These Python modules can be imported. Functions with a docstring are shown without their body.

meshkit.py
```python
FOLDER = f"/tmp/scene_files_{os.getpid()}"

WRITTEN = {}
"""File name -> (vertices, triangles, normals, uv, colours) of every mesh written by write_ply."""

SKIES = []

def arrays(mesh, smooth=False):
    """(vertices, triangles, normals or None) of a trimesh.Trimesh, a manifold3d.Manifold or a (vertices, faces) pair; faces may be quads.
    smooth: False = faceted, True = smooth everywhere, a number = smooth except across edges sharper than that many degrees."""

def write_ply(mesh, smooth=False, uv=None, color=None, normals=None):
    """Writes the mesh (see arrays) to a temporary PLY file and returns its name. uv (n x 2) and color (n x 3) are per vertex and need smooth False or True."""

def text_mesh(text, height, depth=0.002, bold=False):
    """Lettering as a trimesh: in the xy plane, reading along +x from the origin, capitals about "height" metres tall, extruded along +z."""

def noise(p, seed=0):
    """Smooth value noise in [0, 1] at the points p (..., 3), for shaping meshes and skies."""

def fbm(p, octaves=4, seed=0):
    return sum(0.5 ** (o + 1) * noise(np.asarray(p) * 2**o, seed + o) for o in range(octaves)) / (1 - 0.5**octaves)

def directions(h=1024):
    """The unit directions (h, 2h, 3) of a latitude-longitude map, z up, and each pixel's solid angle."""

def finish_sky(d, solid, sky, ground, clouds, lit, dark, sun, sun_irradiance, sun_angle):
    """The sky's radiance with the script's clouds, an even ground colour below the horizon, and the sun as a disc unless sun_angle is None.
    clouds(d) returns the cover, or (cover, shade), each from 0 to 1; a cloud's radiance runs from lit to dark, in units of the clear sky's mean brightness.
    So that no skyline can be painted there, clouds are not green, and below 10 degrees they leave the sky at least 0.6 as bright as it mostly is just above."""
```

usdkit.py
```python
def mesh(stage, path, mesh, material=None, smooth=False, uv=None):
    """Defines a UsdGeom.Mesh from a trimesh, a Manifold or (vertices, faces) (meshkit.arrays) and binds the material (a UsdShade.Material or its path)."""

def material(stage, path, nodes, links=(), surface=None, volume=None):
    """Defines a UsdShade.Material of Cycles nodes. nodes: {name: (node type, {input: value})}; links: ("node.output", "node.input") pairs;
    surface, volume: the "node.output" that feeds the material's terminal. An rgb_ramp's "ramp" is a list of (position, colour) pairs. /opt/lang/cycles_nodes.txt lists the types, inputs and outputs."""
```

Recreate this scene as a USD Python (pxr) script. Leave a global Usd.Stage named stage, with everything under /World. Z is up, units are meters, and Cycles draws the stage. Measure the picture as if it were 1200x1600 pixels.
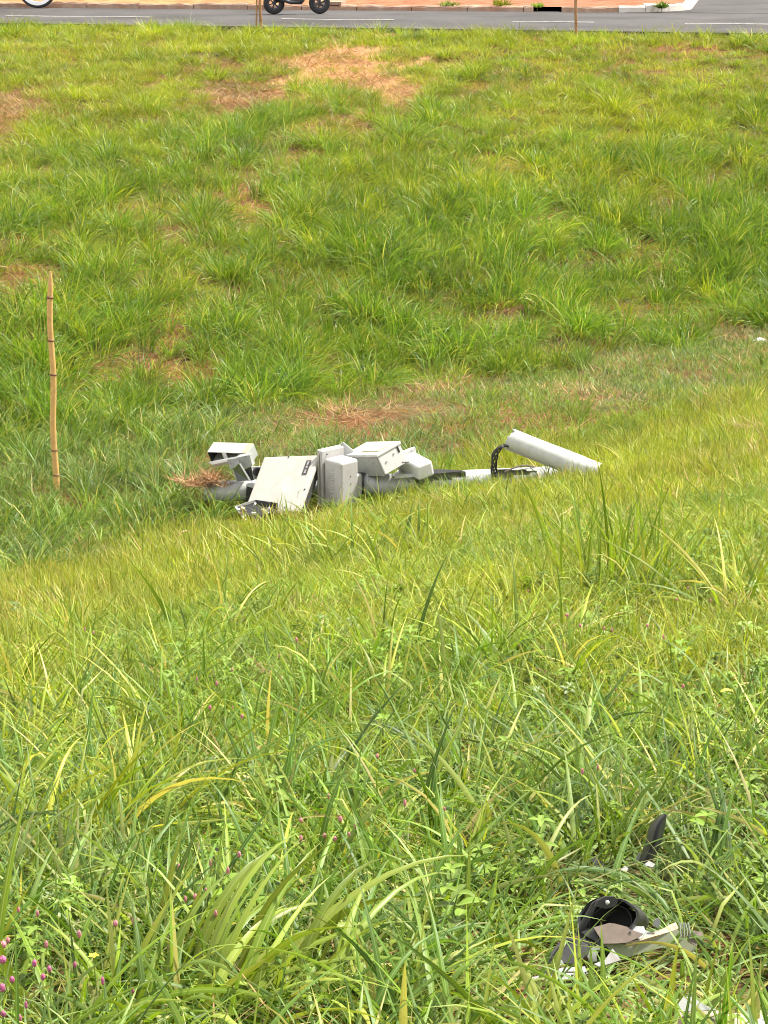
import math, numpy as np, trimesh, usdkit, meshkit
from pxr import Usd, UsdGeom, UsdLux, UsdShade, Gf, Sdf, Vt

stage = Usd.Stage.CreateInMemory()
UsdGeom.SetStageUpAxis(stage, 'Z')
UsdGeom.Xform.Define(stage, '/World')

# ------------------------------------------------------------------ camera, sky, sun, exposure
EYE = np.array([0.0, 0.0, 1.65])
FPX = 3422.0                                   # focal length in pixels of a 1200 wide picture
PITCH = math.atan(950.0 / FPX)
EXPOSURE = 1.5
cam = UsdGeom.Camera.Define(stage, '/World/camera')
cp, sp = math.cos(PITCH), math.sin(PITCH)
cam.AddTransformOp().Set(Gf.Matrix4d(1, 0, 0, 0, 0, sp, cp, 0, 0, -cp, sp, 0, *EYE, 1))
cam.CreateFocalLengthAttr(77.0)
cam.CreateHorizontalApertureAttr(77.0 * 1200 / FPX)
cam.CreateVerticalApertureAttr(77.0 * 1600 / FPX)
cam.CreateClippingRangeAttr(Gf.Vec2f(0.05, 5000))
cam.CreateExposureAttr(EXPOSURE)

SUN_EL, SUN_AZ = math.radians(58), math.radians(70)      # azimuth from +y towards +x
SUN_DIR = np.array([math.sin(SUN_AZ) * math.cos(SUN_EL), math.cos(SUN_AZ) * math.cos(SUN_EL), math.sin(SUN_EL)])
sky_mat = usdkit.material(stage, '/World/Looks/sky', {
    'tc': ('texture_coordinate', {}),
    'st': ('sky_texture', {'sky_type': 'single_scattering', 'sun_disc': False, 'sun_elevation': SUN_EL, 'sun_rotation': SUN_AZ,
                           'aerosol_density': 2.0}),
    'mp': ('mapping', {'scale': (1, 1, 2.5)}),
    'n': ('noise_texture', {'scale': 2.2, 'detail': 6.0, 'roughness': 0.6}),
    'r': ('rgb_ramp', {'ramp': [(0.30, (0.45, 0.45, 0.45)), (0.62, (0.95, 0.95, 0.95))]}),
    'mx': ('mix', {'color2': (8.2, 8.0, 7.7)}),
    'bg': ('background_shader', {'strength': 0.068}),
}, [('tc.generated', 'mp.vector'), ('mp.vector', 'n.vector'), ('n.fac', 'r.fac'), ('r.color', 'mx.fac'), ('st.color', 'mx.color1'),
    ('mx.color', 'bg.color')], surface='bg.background')
dome = UsdLux.DomeLight.Define(stage, '/World/sky')
UsdShade.MaterialBindingAPI.Apply(dome.GetPrim()).Bind(sky_mat)
dome.GetPrim().SetCustomDataByKey('kind', 'structure')
sun = UsdLux.DistantLight.Define(stage, '/World/sun')
sun.CreateIntensityAttr(1.08)
sun.CreateAngleAttr(5.0)
sun.CreateColorAttr(Gf.Vec3f(1.0, 0.95, 0.86))
sun.GetPrim().CreateAttribute('inputs:normalize', Sdf.ValueTypeNames.Bool).Set(True)
zax = Gf.Vec3d(*SUN_DIR.tolist())
sun.AddTransformOp().Set(Gf.Matrix4d(1.0).SetRotate(Gf.Rotation(Gf.Vec3d(0, 0, 1), zax)))

# ------------------------------------------------------------------ helpers
used = {}


def numbered(path):
    k = used.get(path, -1) + 1
    used[path] = k
    return path if k == 0 else f'{path}_{k:03d}'


def mark(prim, label=None, cat=None, group=None, kind=None):
    p = prim.GetPrim() if hasattr(prim, 'GetPrim') else prim
    for k, v in (('label', label), ('category', cat), ('group', group), ('kind', kind)):
        if v:
            p.SetCustomDataByKey(k, v)
    return p


def ppath(parent):
    return '/World' if parent is None else str(parent.GetPath())


def obj(name, mesh, mat, parent=None, smooth=False, uv=None, label=None):
    path = numbered(f'{ppath(parent)}/{name}')
    m = usdkit.mesh(stage, path, mesh, mat, smooth=smooth, uv=uv)
    if label:
        mark(m, label)
    return m.GetPrim()


def thing(name, label, cat, loc=(0, 0, 0), rot=None, group=None, rz=None):
    x = UsdGeom.Xform.Define(stage, numbered('/World/' + name))
    if rot is not None:                                       # 3x3, columns = local axes
        r = np.asarray(rot)
        x.AddTransformOp().Set(Gf.Matrix4d(*r[:, 0], 0, *r[:, 1], 0, *r[:, 2], 0, *map(float, loc), 1))
    else:
        x.AddTranslateOp().Set(Gf.Vec3d(*map(float, loc)))
        if rz is not None:
            x.AddRotateZOp().Set(float(rz))
    return mark(x, label, cat, group)


def rz_(a):
    c, s = math.cos(a), math.sin(a)
    return np.array([[c, -s, 0], [s, c, 0], [0, 0, 1.0]])


def rx_(a):
    c, s = math.cos(a), math.sin(a)
    return np.array([[1.0, 0, 0], [0, c, -s], [0, s, c]])


def ry_(a):
    c, s = math.cos(a), math.sin(a)
    return np.array([[c, 0, s], [0, 1.0, 0], [-s, 0, c]])


# ------------------------------------------------------------------ terrain
def sstep(a, b, x):
    t = np.clip((x - a) / (b - a), 0, 1)
    return t * t * (3 - 2 * t)


def y_axis(x):                                               # line of the ditch bottom
    x = np.asarray(x, float)
    xl = np.clip(x, -4.0, 5.0)
    return 15.6 + 0.80 * xl + 0.10 * np.minimum(x + 4, 0) - 0.23 * np.maximum(x - 5, 0)


def half_near(x):
    return np.clip(1.75 - 0.17 * np.asarray(x, float), 0.9, 2.3)


def y_toe(x):
    return y_axis(x) - half_near(x)


def y_foot(x):
    return y_axis(x) + np.clip(1.5 - 0.12 * np.asarray(x, float), 0.8, 1.9)


def y_crest(x):
    return 30.4 - 0.25 * np.asarray(x, float)


def terrain(x, y, rough=True):
    x = np.asarray(x, float)
    y = np.asarray(y, float)
    t = (y - 2.6) / np.maximum(y_toe(x) - 2.6, 1)
    near = -2.1 * np.where(t < 0, 0.25 * t, t)
    near = np.clip(near, -9, 0.25)
    u = (y - y_foot(x)) / np.maximum(y_crest(x) - y_foot(x), 1)
    uc = np.clip(u, 0, 1)
    far = -2.1 + 2.03 * (1.10 * uc - 0.10 * uc ** 3)
    floor = -2.08
    a = np.maximum(near, -2.1) + 0.0
    k = 14.0                                                  # soft maximum of bank, floor, bank
    z = np.log(np.exp(k * (near + 2.1)) * (t < 1.6) + np.exp(k * (floor + 2.1)) + np.exp(k * (far + 2.1))) / k - 2.1
    z = np.where(t < 0.6, near, z)
    z = np.minimum(z, 0.3)
    if rough:
        p = np.stack([x, y, np.zeros_like(x)], -1)
        fade = 1 - 0.85 * sstep(28.0, 30.2, y + 0.25 * x)
        z = z + fade * (0.16 * (meshkit.fbm(p * 0.55, 3, 5) - 0.5) + 0.05 * (meshkit.fbm(p * 2.6 + 7, 2, 9) - 0.5))
    return z


def z_at(x, y):
    return float(terrain(np.array([x]), np.array([y]))[0])


def ray(px, py):
    d = np.array([(px - 600) / FPX, 0, 0]) + np.array([0, cp, -sp]) - (py - 800) / FPX * np.array([0, sp, cp])
    return d / np.linalg.norm(d)


def at(px, py, up=0.0, flat=None):
    """The point of the ground (raised by up) that a pixel of the 1200 x 1600 photograph shows; flat: of a level plane."""
    d = ray(px, py)
    if flat is not None:
        return EYE + d * ((flat - EYE[2]) / d[2])
    s = np.arange(1.5, 60, 0.02)
    P = EYE + s[:, None] * d
    below = P[:, 2] < terrain(P[:, 0], P[:, 1]) + up
    i = np.argmax(below) if below.any() else len(s) - 1
    return P[i]


def project(P):
    P = np.asarray(P, float) - EYE
    dep = P[..., 1] * cp - P[..., 2] * sp
    v = P[..., 1] * sp + P[..., 2] * cp
    return 600 + FPX * P[..., 0] / dep, 800 - FPX * v / dep, dep


def graded(lo, hi, step, far, grow=1.35):
    xs = list(np.arange(lo, hi + 1e-6, step))
    d, x = step, xs[-1]
    while x < far:
        d *= grow
        x += d
        xs.append(x)
    d, x = step, xs[0]
    while x > -far:
        d *= grow
        x -= d
        xs.insert(0, x)
    return np.array(xs)


gx, gy = graded(-7.5, 7.5, 0.07, 600), graded(-1, 32, 0.07, 600)
GX, GY = np.meshgrid(gx, gy)
GZ = terrain(GX, GY)
GZ = GZ - 0.22 * sstep(30.95, 31.3, GY + 0.25 * GX)            # lies under the road beyond the crest
V = np.stack([GX, GY, GZ], -1).reshape(-1, 3)
nx, ny = len(gx), len(gy)
i, j = np.meshgrid(np.arange(ny - 1), np.arange(nx - 1), indexing='ij')
q = np.stack([i * nx + j, i * nx + j + 1, (i + 1) * nx + j + 1, (i + 1) * nx + j], -1).reshape(-1, 4)

PATCH = at(560, 112)
soil = usdkit.material(stage, '/World/Looks/soil', {
    'g': ('geometry', {}),
    'n': ('noise_texture', {'scale': 1.3, 'detail': 5.0, 'roughness': 0.65}),
    'n2': ('noise_texture', {'scale': 38.0, 'detail': 4.0, 'roughness': 0.7}),
    'n3': ('noise_texture', {'scale': 9.0, 'detail': 3.0}),
    'r1': ('rgb_ramp', {'ramp': [(0.30, (0.07, 0.033, 0.015)), (0.5, (0.145, 0.066, 0.03)), (0.72, (0.23, 0.115, 0.055))]}),
    'r2': ('rgb_ramp', {'ramp': [(0.32, (0.04, 0.032, 0.014)), (0.5, (0.09, 0.075, 0.03)), (0.75, (0.17, 0.14, 0.06))]}),
    'rm': ('rgb_ramp', {'ramp': [(0.40, (0, 0, 0)), (0.60, (1, 1, 1))]}),
    'mx': ('mix', {}), 'sb': ('vector_math', {'vector1': (0, 0, 0), 'vector2': tuple(PATCH), 'math_type': 'subtract'}), 'sc': ('mapping', {'scale': (0.85, 0.42, 0.0)}),
    'ln': ('vector_math', {'math_type': 'length'}), 'mo': ('math', {'math_type': 'multiply_add', 'value2': 0.9, 'value3': -0.45}), 'ad': ('math', {'math_type': 'add'}),
    'ro': ('rgb_ramp', {'ramp': [(0.0, (1, 1, 1)), (0.75, (1, 1, 1)), (1.0, (0, 0, 0))]}), 'mo2': ('mix', {'color2': (0.37, 0.20, 0.10)}),
    'b': ('bump', {'strength': 0.7, 'distance': 0.03}),
    'p': ('principled_bsdf', {'roughness': 0.95, 'specular_ior_level': 0.1}),
}, [('g.position', 'n.vector'), ('g.position', 'n2.vector'), ('g.position', 'n3.vector'), ('n2.fac', 'r1.fac'), ('n2.fac', 'r2.fac'), ('n.fac', 'rm.fac'),
    ('rm.color', 'mx.fac'), ('r1.color', 'mx.color1'), ('r2.color', 'mx.color2'), ('g.position', 'sb.vector1'), ('sb.vector', 'sc.vector'), ('sc.vector', 'ln.vector1'),
    ('n3.fac', 'mo.value1'), ('ln.value', 'ad.value1'), ('mo.value', 'ad.value2'), ('ad.value', 'ro.fac'), ('ro.color', 'mo2.fac'), ('mx.color', 'mo2.color1'), ('mo2.color', 'p.base_color'), ('n3.fac', 'b.height'),
    ('b.normal', 'p.normal')], surface='p.BSDF')
ground = obj('ground', (V, q), soil, smooth=True)
mark(ground, 'reddish soil of the grassed ditch and its two banks', None, None, 'structure')

# ------------------------------------------------------------------ grass
def grass_material(name, cols, alt, dry, gloss=0.42, transl=0.35, noise_scale=0.45, vary=0.35):
    """cols/alt: ramps over a random number of each blade (u = its number + the place across it, v = the place along it);
    world noise mixes the two; dry: colour at the foot; a paler midrib and faint veins."""
    return usdkit.material(stage, f'/World/Looks/{name}', {
        'uv': ('texture_coordinate', {}), 'sx': ('separate_xyz', {}), 'g': ('geometry', {}), 'oi': ('object_info', {}),
        'fl': ('math', {'math_type': 'floor'}), 'fr': ('math', {'math_type': 'fraction'}),
        'wn': ('white_noise_texture', {'dimensions': '1D'}),
        'n': ('noise_texture', {'scale': noise_scale, 'detail': 4.0, 'roughness': 0.6}),
        'rn': ('rgb_ramp', {'ramp': [(0.36, (0, 0, 0)), (0.64, (1, 1, 1))]}),
        'ra': ('rgb_ramp', {'ramp': cols}), 'rb': ('rgb_ramp', {'ramp': alt}),
        'mx': ('mix', {}),
        'rf': ('rgb_ramp', {'ramp': [(0.0, (0.75, 0.75, 0.75)), (0.32, (0, 0, 0))]}),
        'mf': ('mix', {'color2': dry}),
        'mid': ('rgb_ramp', {'ramp': [(0.0, (0, 0, 0)), (0.43, (0, 0, 0)), (0.48, (0.4, 0.4, 0.4)), (0.52, (0.4, 0.4, 0.4)), (0.57, (0, 0, 0)), (1.0, (0, 0, 0))]}),
        'mm': ('mix', {'color2': (0.42, 0.46, 0.16)}),
        'rt': ('rgb_ramp', {'ramp': [(0.0, (0, 0, 0)), (0.80, (0, 0, 0)), (1.0, (0.8, 0.8, 0.8))]}), 'wt': ('rgb_ramp', {'ramp': [(0.0, (1, 1, 1)), (0.35, (0.2, 0.2, 0.2)), (1.0, (0, 0, 0))]}),
        'mt': ('math', {'math_type': 'multiply'}), 'mtip': ('mix', {'color2': (0.30, 0.20, 0.075)}),
        'vm': ('math', {'math_type': 'multiply', 'value2': 70.0}), 'vs': ('math', {'math_type': 'sine'}),
        'vr': ('map_range', {'from_min': -1.0, 'from_max': 1.0, 'to_min': 0.90, 'to_max': 1.10}),
        'mr': ('map_range', {'value': 0.5, 'from_min': 0.0, 'from_max': 1.0, 'to_min': 1 - vary, 'to_max': 1 + vary}),
        'mv': ('math', {'math_type': 'multiply'}),
        'h': ('hsv', {}),
        'tb': ('mix', {'mix_type': 'multiply', 'fac': 1.0, 'color2': (1.5, 1.45, 0.6)}),
        'p': ('principled_bsdf', {'roughness': gloss, 'specular_ior_level': 0.28}),
        't': ('translucent_bsdf', {}),
        'mc': ('mix_closure', {'fac': transl}),
    }, [('uv.UV', 'sx.vector'), ('sx.x', 'fl.value1'), ('sx.x', 'fr.value1'), ('fl.value', 'wn.w'), ('wn.value', 'ra.fac'), ('wn.value', 'rb.fac'),
        ('g.position', 'n.vector'), ('n.fac', 'rn.fac'), ('rn.color', 'mx.fac'),
        ('ra.color', 'mx.color1'), ('rb.color', 'mx.color2'), ('sx.y', 'rf.fac'), ('rf.color', 'mf.fac'), ('mx.color', 'mf.color1'),
        ('fr.value', 'mid.fac'), ('mid.color', 'mm.fac'), ('mf.color', 'mm.color1'), ('fr.value', 'vm.value1'), ('vm.value', 'vs.value1'), ('vs.value', 'vr.value'),
        ('oi.random', 'mr.value'), ('mr.result', 'mv.value1'), ('vr.result', 'mv.value2'), ('mv.value', 'h.value'), ('sx.y', 'rt.fac'), ('wn.value', 'wt.fac'), ('rt.color', 'mt.value1'), ('wt.color', 'mt.value2'),
        ('mt.value', 'mtip.fac'), ('mm.color', 'mtip.color1'), ('mtip.color', 'h.color'),
        ('h.color', 'p.base_color'), ('h.color', 'tb.color1'),
        ('tb.color', 't.color'), ('p.BSDF', 'mc.closure1'), ('t.BSDF', 'mc.closure2')], surface='mc.closure')


def blades(rng, n, R, L, W, tilt, bend, segs=4, fold=0.0, lean=0.0, spread=1.0, twist=0.6, kink=0.0, radial=False):
    """n grass blades rooted within radius R. tilt, bend in radians (ranges); lean pushes the whole tuft towards +x. Returns vertices, faces, uv."""
    r = R * np.sqrt(rng.random(n))
    ph = rng.random(n) * 2 * np.pi
    base = np.stack([r * np.cos(ph), r * np.sin(ph), np.zeros(n)], 1)
    az = ph + rng.normal(0, 1.0, n) * spread
    length = rng.uniform(*L, n) * (0.75 + 0.25 * rng.random(n))
    width = rng.uniform(*W, n)
    t0 = rng.uniform(*tilt, n)
    if radial:
        t0 = tilt[0] + (tilt[1] - tilt[0]) * np.clip(r / R + rng.normal(0, 0.22, n), 0, 1)
    bd = rng.uniform(*bend, n)
    tw = rng.normal(0, twist, n)
    hx, hy = np.cos(az) + lean, np.sin(az)
    hn = np.hypot(hx, hy) + 1e-9
    t0 = np.clip(t0 * (0.55 + 0.45 * hn), 0, 1.45)
    hx, hy = hx / hn, hy / hn
    pos, cols = base.copy(), []
    kk = rng.random(n) < kink
    kat = rng.integers(1, max(segs, 2), n)
    rings = []
    for k in range(segs + 1):
        t = k / segs
        th = np.clip(t0 + bd * t ** 1.35 + np.where(kk & (k >= kat), 1.0, 0), 0, 2.3)
        tan = np.stack([np.sin(th) * hx, np.sin(th) * hy, np.cos(th)], 1)
        side = np.stack([-hy, hx, np.zeros(n)], 1)
        nor = np.cross(side, tan)
        a = tw * t + tw * 0.5
        sd = side * np.cos(a)[:, None] + nor * np.sin(a)[:, None]
        up = np.cross(tan, sd)
        w = width * np.clip(0.5 + 1.6 * t, 0, 1) * (1 - max(0, t - 0.22) ** 1.35 / 0.78 ** 1.35) * 0.5
        if k == segs:
            rings.append(pos[:, None, :])
        elif fold > 0:
            rings.append(np.stack([pos - sd * w[:, None], pos + up * (w * fold)[:, None], pos + sd * w[:, None]], 1))
        else:
            rings.append(np.stack([pos - sd * w[:, None], pos + sd * w[:, None]], 1))
        if k < segs:
            pos = pos + tan * (length / segs)[:, None]
    c = rings[0].shape[1]
    verts = np.concatenate(rings, 1)                          # n, segs*c+1, 3
    per = segs * c + 1
    f = []
    for k in range(segs - 1):
        for e in range(c - 1):
            a0, b0 = k * c + e, (k + 1) * c + e
            f += [(a0, a0 + 1, b0 + 1), (a0, b0 + 1, b0)]
    for e in range(c - 1):
        f.append(((segs - 1) * c + e, (segs - 1) * c + e + 1, segs * c))
    f = np.array(f)
    F = (f[None] + (np.arange(n) * per)[:, None, None]).reshape(-1, 3)
    u = rng.integers(0, 4000, n).astype(float)
    across = [0.03, 0.5, 0.97] if c == 3 else [0.03, 0.97]
    uu = np.concatenate([np.tile(across, segs), [0.5]])
    vv = np.concatenate([np.full(c, k / segs) for k in range(segs)] + [[1.0]])
    uv = np.stack([(u[:, None] + uu[None]).ravel(), np.tile(vv, n)], 1)
    return verts.reshape(-1, 3), F, uv


def join_sets(sets):
    v, f, uv, n = [], [], [], 0
    for a, b, c in sets:
        v.append(a); f.append(b + n); uv.append(c); n += len(a)
    return np.vstack(v), np.vstack(f), np.vstack(uv)


def in_view(x, y, margin=1.3):
    _, _, d = project(np.stack([x, y, terrain(x, y, False)], -1))
    return (np.abs(x) < 0.1754 * d + margin) & (y > 1.9)


def scatter(rng, density, x0, x1, y0, y1, keep):
    """Points of a jittered grid; keep(x, y) is the chance that one stays."""
    st = 1 / math.sqrt(density)
    xs, ys = np.meshgrid(np.arange(x0, x1, st), np.arange(y0, y1, st))
    x = (xs + rng.uniform(-0.5, 0.5, xs.shape) * st).ravel()
    y = (ys + rng.uniform(-0.5, 0.5, xs.shape) * st).ravel()
    ok = in_view(x, y)
    x, y = x[ok], y[ok]
    ok = rng.random(len(x)) < keep(x, y)
    return x[ok], y[ok]


def instancer(name, protos, mat, x, y, scale, rng, label, yaw=None, tilt=0.12, dz=-0.01, zs=None, cat='grass', which=None):
    pi = UsdGeom.PointInstancer.Define(stage, numbered('/World/' + name))
    base = str(pi.GetPath())
    rel = pi.CreatePrototypesRel()
    for k, (v, f, uv) in enumerate(protos):
        m = usdkit.mesh(stage, f'{base}/blades_{k:03d}' if k else f'{base}/blades', (v, f), mat if not isinstance(mat, list) else mat[k], smooth=True, uv=uv)
        rel.AddTarget(m.GetPath())
    n = len(x)
    z = terrain(x, y) + dz
    pi.CreatePositionsAttr(Vt.Vec3fArray.FromNumpy(np.stack([x, y, z], 1).astype(np.float32)))
    pi.CreateProtoIndicesAttr(Vt.IntArray.FromNumpy((rng.integers(0, len(protos), n) if which is None else which).astype(np.int32)))
    a = rng.random(n) * 2 * np.pi if yaw is None else yaw
    ta = rng.random(n) * 2 * np.pi
    tt = rng.normal(0, tilt, n) / 2
    # quaternion: tilt about a level axis after yaw
    qw, qz = np.cos(a / 2), np.sin(a / 2)
    tw, tx, ty = np.cos(tt), np.sin(tt) * np.cos(ta), np.sin(tt) * np.sin(ta)
    Q = np.stack([tw * qw, tx * qw + ty * qz, ty * qw - tx * qz, tw * qz], 1)
    pi.CreateOrientationsAttr(Vt.QuathArray([Gf.Quath(float(b[0]), float(b[1]), float(b[2]), float(b[3])) for b in Q]))
    S = np.stack([scale, scale, scale if zs is None else zs], 1)
    pi.CreateScalesAttr(Vt.Vec3fArray.FromNumpy(S.astype(np.float32)))
    mark(pi, label, cat, None, 'stuff')
    return pi


def fb(x, y, f, seed, oct=3):
    return meshkit.fbm(np.stack([np.asarray(x) * f, np.asarray(y) * f, np.zeros_like(x)], -1), oct, seed)


# bare and thin patches of the far bank and the ditch: pixel centre, half width and half height in pixels, strength
PATCHES = [(528, 100, 68, 22, 1.0), (590, 125, 50, 20, 1.0), (645, 155, 30, 14, 0.85), (790, 272, 62, 15, 0.95), (1028, 326, 34, 16, 0.95), (30, 440, 40, 20, 0.8), (22, 175, 40, 34, 0.8),
           (370, 155, 60, 20, 0.8), (520, 205, 55, 14, 0.7), (960, 105, 18, 11, 0.85), (690, 612, 62, 15, 0.95), (545, 655, 70, 16, 0.9), (540, 604, 36, 12, 0.9),
           (640, 635, 70, 20, 0.85), (930, 615, 55, 16, 0.8), (1105, 508, 55, 13, 0.95), (1040, 490, 40, 10, 0.9), (1190, 540, 40, 20, 0.85), (880, 545, 70, 14, 0.5),
           (310, 738, 40, 12, 0.7), (5, 390, 25, 18, 0.5), (280, 190, 40, 12, 0.5), (120, 170, 60, 14, 0.5), (470, 235, 22, 10, 0.6), (340, 110, 50, 10, 0.5),
           (760, 600, 50, 14, 0.6), (60, 270, 30, 14, 0.5), (235, 330, 40, 12, 0.5), (890, 215, 24, 10, 0.6), (1000, 180, 14, 16, 0.6), (160, 340, 30, 10, 0.5), (390, 325, 40, 12, 0.5), (330, 105, 30, 12, 0.6), (850, 350, 30, 14, 0.5), (1010, 400, 30, 10, 0.5)]
_pw = []
for (px, py, hw, hh, st) in PATCHES:
    hw, hh, st = (hw, hh, st) if st >= 0.95 else (1.15 * hw, 1.35 * hh, min(1.0, 1.3 * st))
    c = at(px, py)
    e = at(px, py - hh)
    _, _, d = project(c)
    _pw.append((c[0], c[1], hw * d / FPX, max(abs(e[1] - c[1]), 0.15), st))


def bare(x, y):
    b = np.zeros_like(x)
    wx = x + 0.5 * (fb(x, y, 1.7, 31) - 0.5)
    wy = y + 0.9 * (fb(x, y, 1.7, 37) - 0.5)
    for (cx, cy, rx, ry, st) in _pw:
        d = ((wx - cx) / rx) ** 2 + ((wy - cy) / ry) ** 2
        b = np.maximum(b, st * (1 - sstep(0.55, 1.35, d)))
    return b

# ---- the kinds of grass
YG = [(0.0, (0.13, 0.19, 0.008)), (0.35, (0.20, 0.26, 0.011)), (0.7, (0.27, 0.315, 0.018)), (0.92, (0.37, 0.37, 0.045)), (1.0, (0.48, 0.40, 0.14))]
DG = [(0.0, (0.050, 0.120, 0.009)), (0.4, (0.090, 0.180, 0.012)), (0.75, (0.155, 0.252, 0.021)), (0.95, (0.25, 0.29, 0.05)), (1.0, (0.44, 0.37, 0.14))]
BG = [(0.0, (0.06, 0.12, 0.028)), (0.5, (0.105, 0.18, 0.047)), (0.85, (0.19, 0.265, 0.09)), (1.0, (0.36, 0.33, 0.15))]
ST = [(0.0, (0.15, 0.07, 0.03)), (0.4, (0.29, 0.165, 0.07)), (0.75, (0.40, 0.25, 0.115)), (1.0, (0.50, 0.36, 0.19))]
OL = [(0.0, (0.12, 0.155, 0.012)), (0.5, (0.21, 0.235, 0.025)), (0.85, (0.31, 0.285, 0.06)), (1.0, (0.46, 0.36, 0.15))]
m_bank = grass_material('bank_grass', DG, YG, (0.20, 0.19, 0.07))
m_thin = grass_material('thin_grass', OL, YG, (0.24, 0.18, 0.08), noise_scale=0.9)
m_blue = grass_material('greyish_grass', BG, DG, (0.24, 0.22, 0.10), noise_scale=0.8)
m_yell = grass_material('yellow_grass', YG, OL, (0.28, 0.26, 0.08), noise_scale=0.7)
m_near = grass_material('near_grass', DG, YG, (0.26, 0.26, 0.10), noise_scale=0.9, gloss=0.5)
m_tus = grass_material('tussock_grass', YG, DG, (0.28, 0.28, 0.10), noise_scale=1.6, gloss=0.45)
m_fore = grass_material('foreground_blades', DG, BG, (0.26, 0.28, 0.09), noise_scale=1.3, gloss=0.45)
m_straw = grass_material('straw', ST, ST, (0.34, 0.22, 0.10), transl=0.15, gloss=0.6)

m_low = grass_material('foot_of_bank_grass', [(0.0, (0.043, 0.112, 0.009)), (0.4, (0.078, 0.168, 0.013)), (0.75, (0.136, 0.24, 0.024)), (0.95, (0.24, 0.32, 0.06)), (1.0, (0.40, 0.35, 0.14))], DG, (0.17, 0.18, 0.06), noise_scale=0.6)
R = np.random.default_rng(11)


def two(protos, mat_a, mat_b, share_b, other=None):
    """Prototypes in two grass kinds and the index that gives kind b with chance share_b."""
    n = len(protos)
    w = R.integers(0, n, len(share_b)) + n * (R.random(len(share_b)) < share_b)
    return protos + (other or protos), [mat_a] * n + [mat_b] * n, w


def low_share(x, y):
    u = (y - y_foot(x)) / (y_crest(x) - y_foot(x))
    return 0.92 * (1 - sstep(0.12, 0.75, u + 0.5 * (fb(x, y, 0.5, 52) - 0.5)))
far_tufts = [blades(R, 46, 0.085, (0.20, 0.40), (0.006, 0.010), (0.1, 0.85), (0.6, 1.7), 4, lean=0.5) for _ in range(6)]
fountain = [blades(R, 150, 0.15, (0.22, 0.44), (0.006, 0.010), (0.05, 1.05), (0.5, 1.6), 5, lean=0.25, spread=0.45, radial=True) for _ in range(6)]
short_tile = [blades(R, 120, 0.24, (0.05, 0.15), (0.004, 0.007), (0.2, 1.1), (0.2, 1.2), 3) for _ in range(4)]


# far bank
def far_zone(x, y):
    return sstep(y_foot(x) - 0.5, y_foot(x) + 0.2, y) * (1 - sstep(y_crest(x) + 0.15, y_crest(x) + 0.45, y))


def far_height(x, y):
    u = np.clip((y - y_foot(x)) / (y_crest(x) - y_foot(x)), 0, 1)
    streak = fb((x * 0.55 + y * 0.22) * 2.2, (y * 0.5 - x * 0.35) * 1.1, 1.0, 3)
    h = 1.12 - 0.62 * sstep(0.25, 0.95, u) + 0.18 * sstep(0.9, 1.0, u)
    return h * (0.55 + 0.95 * streak)


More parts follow.
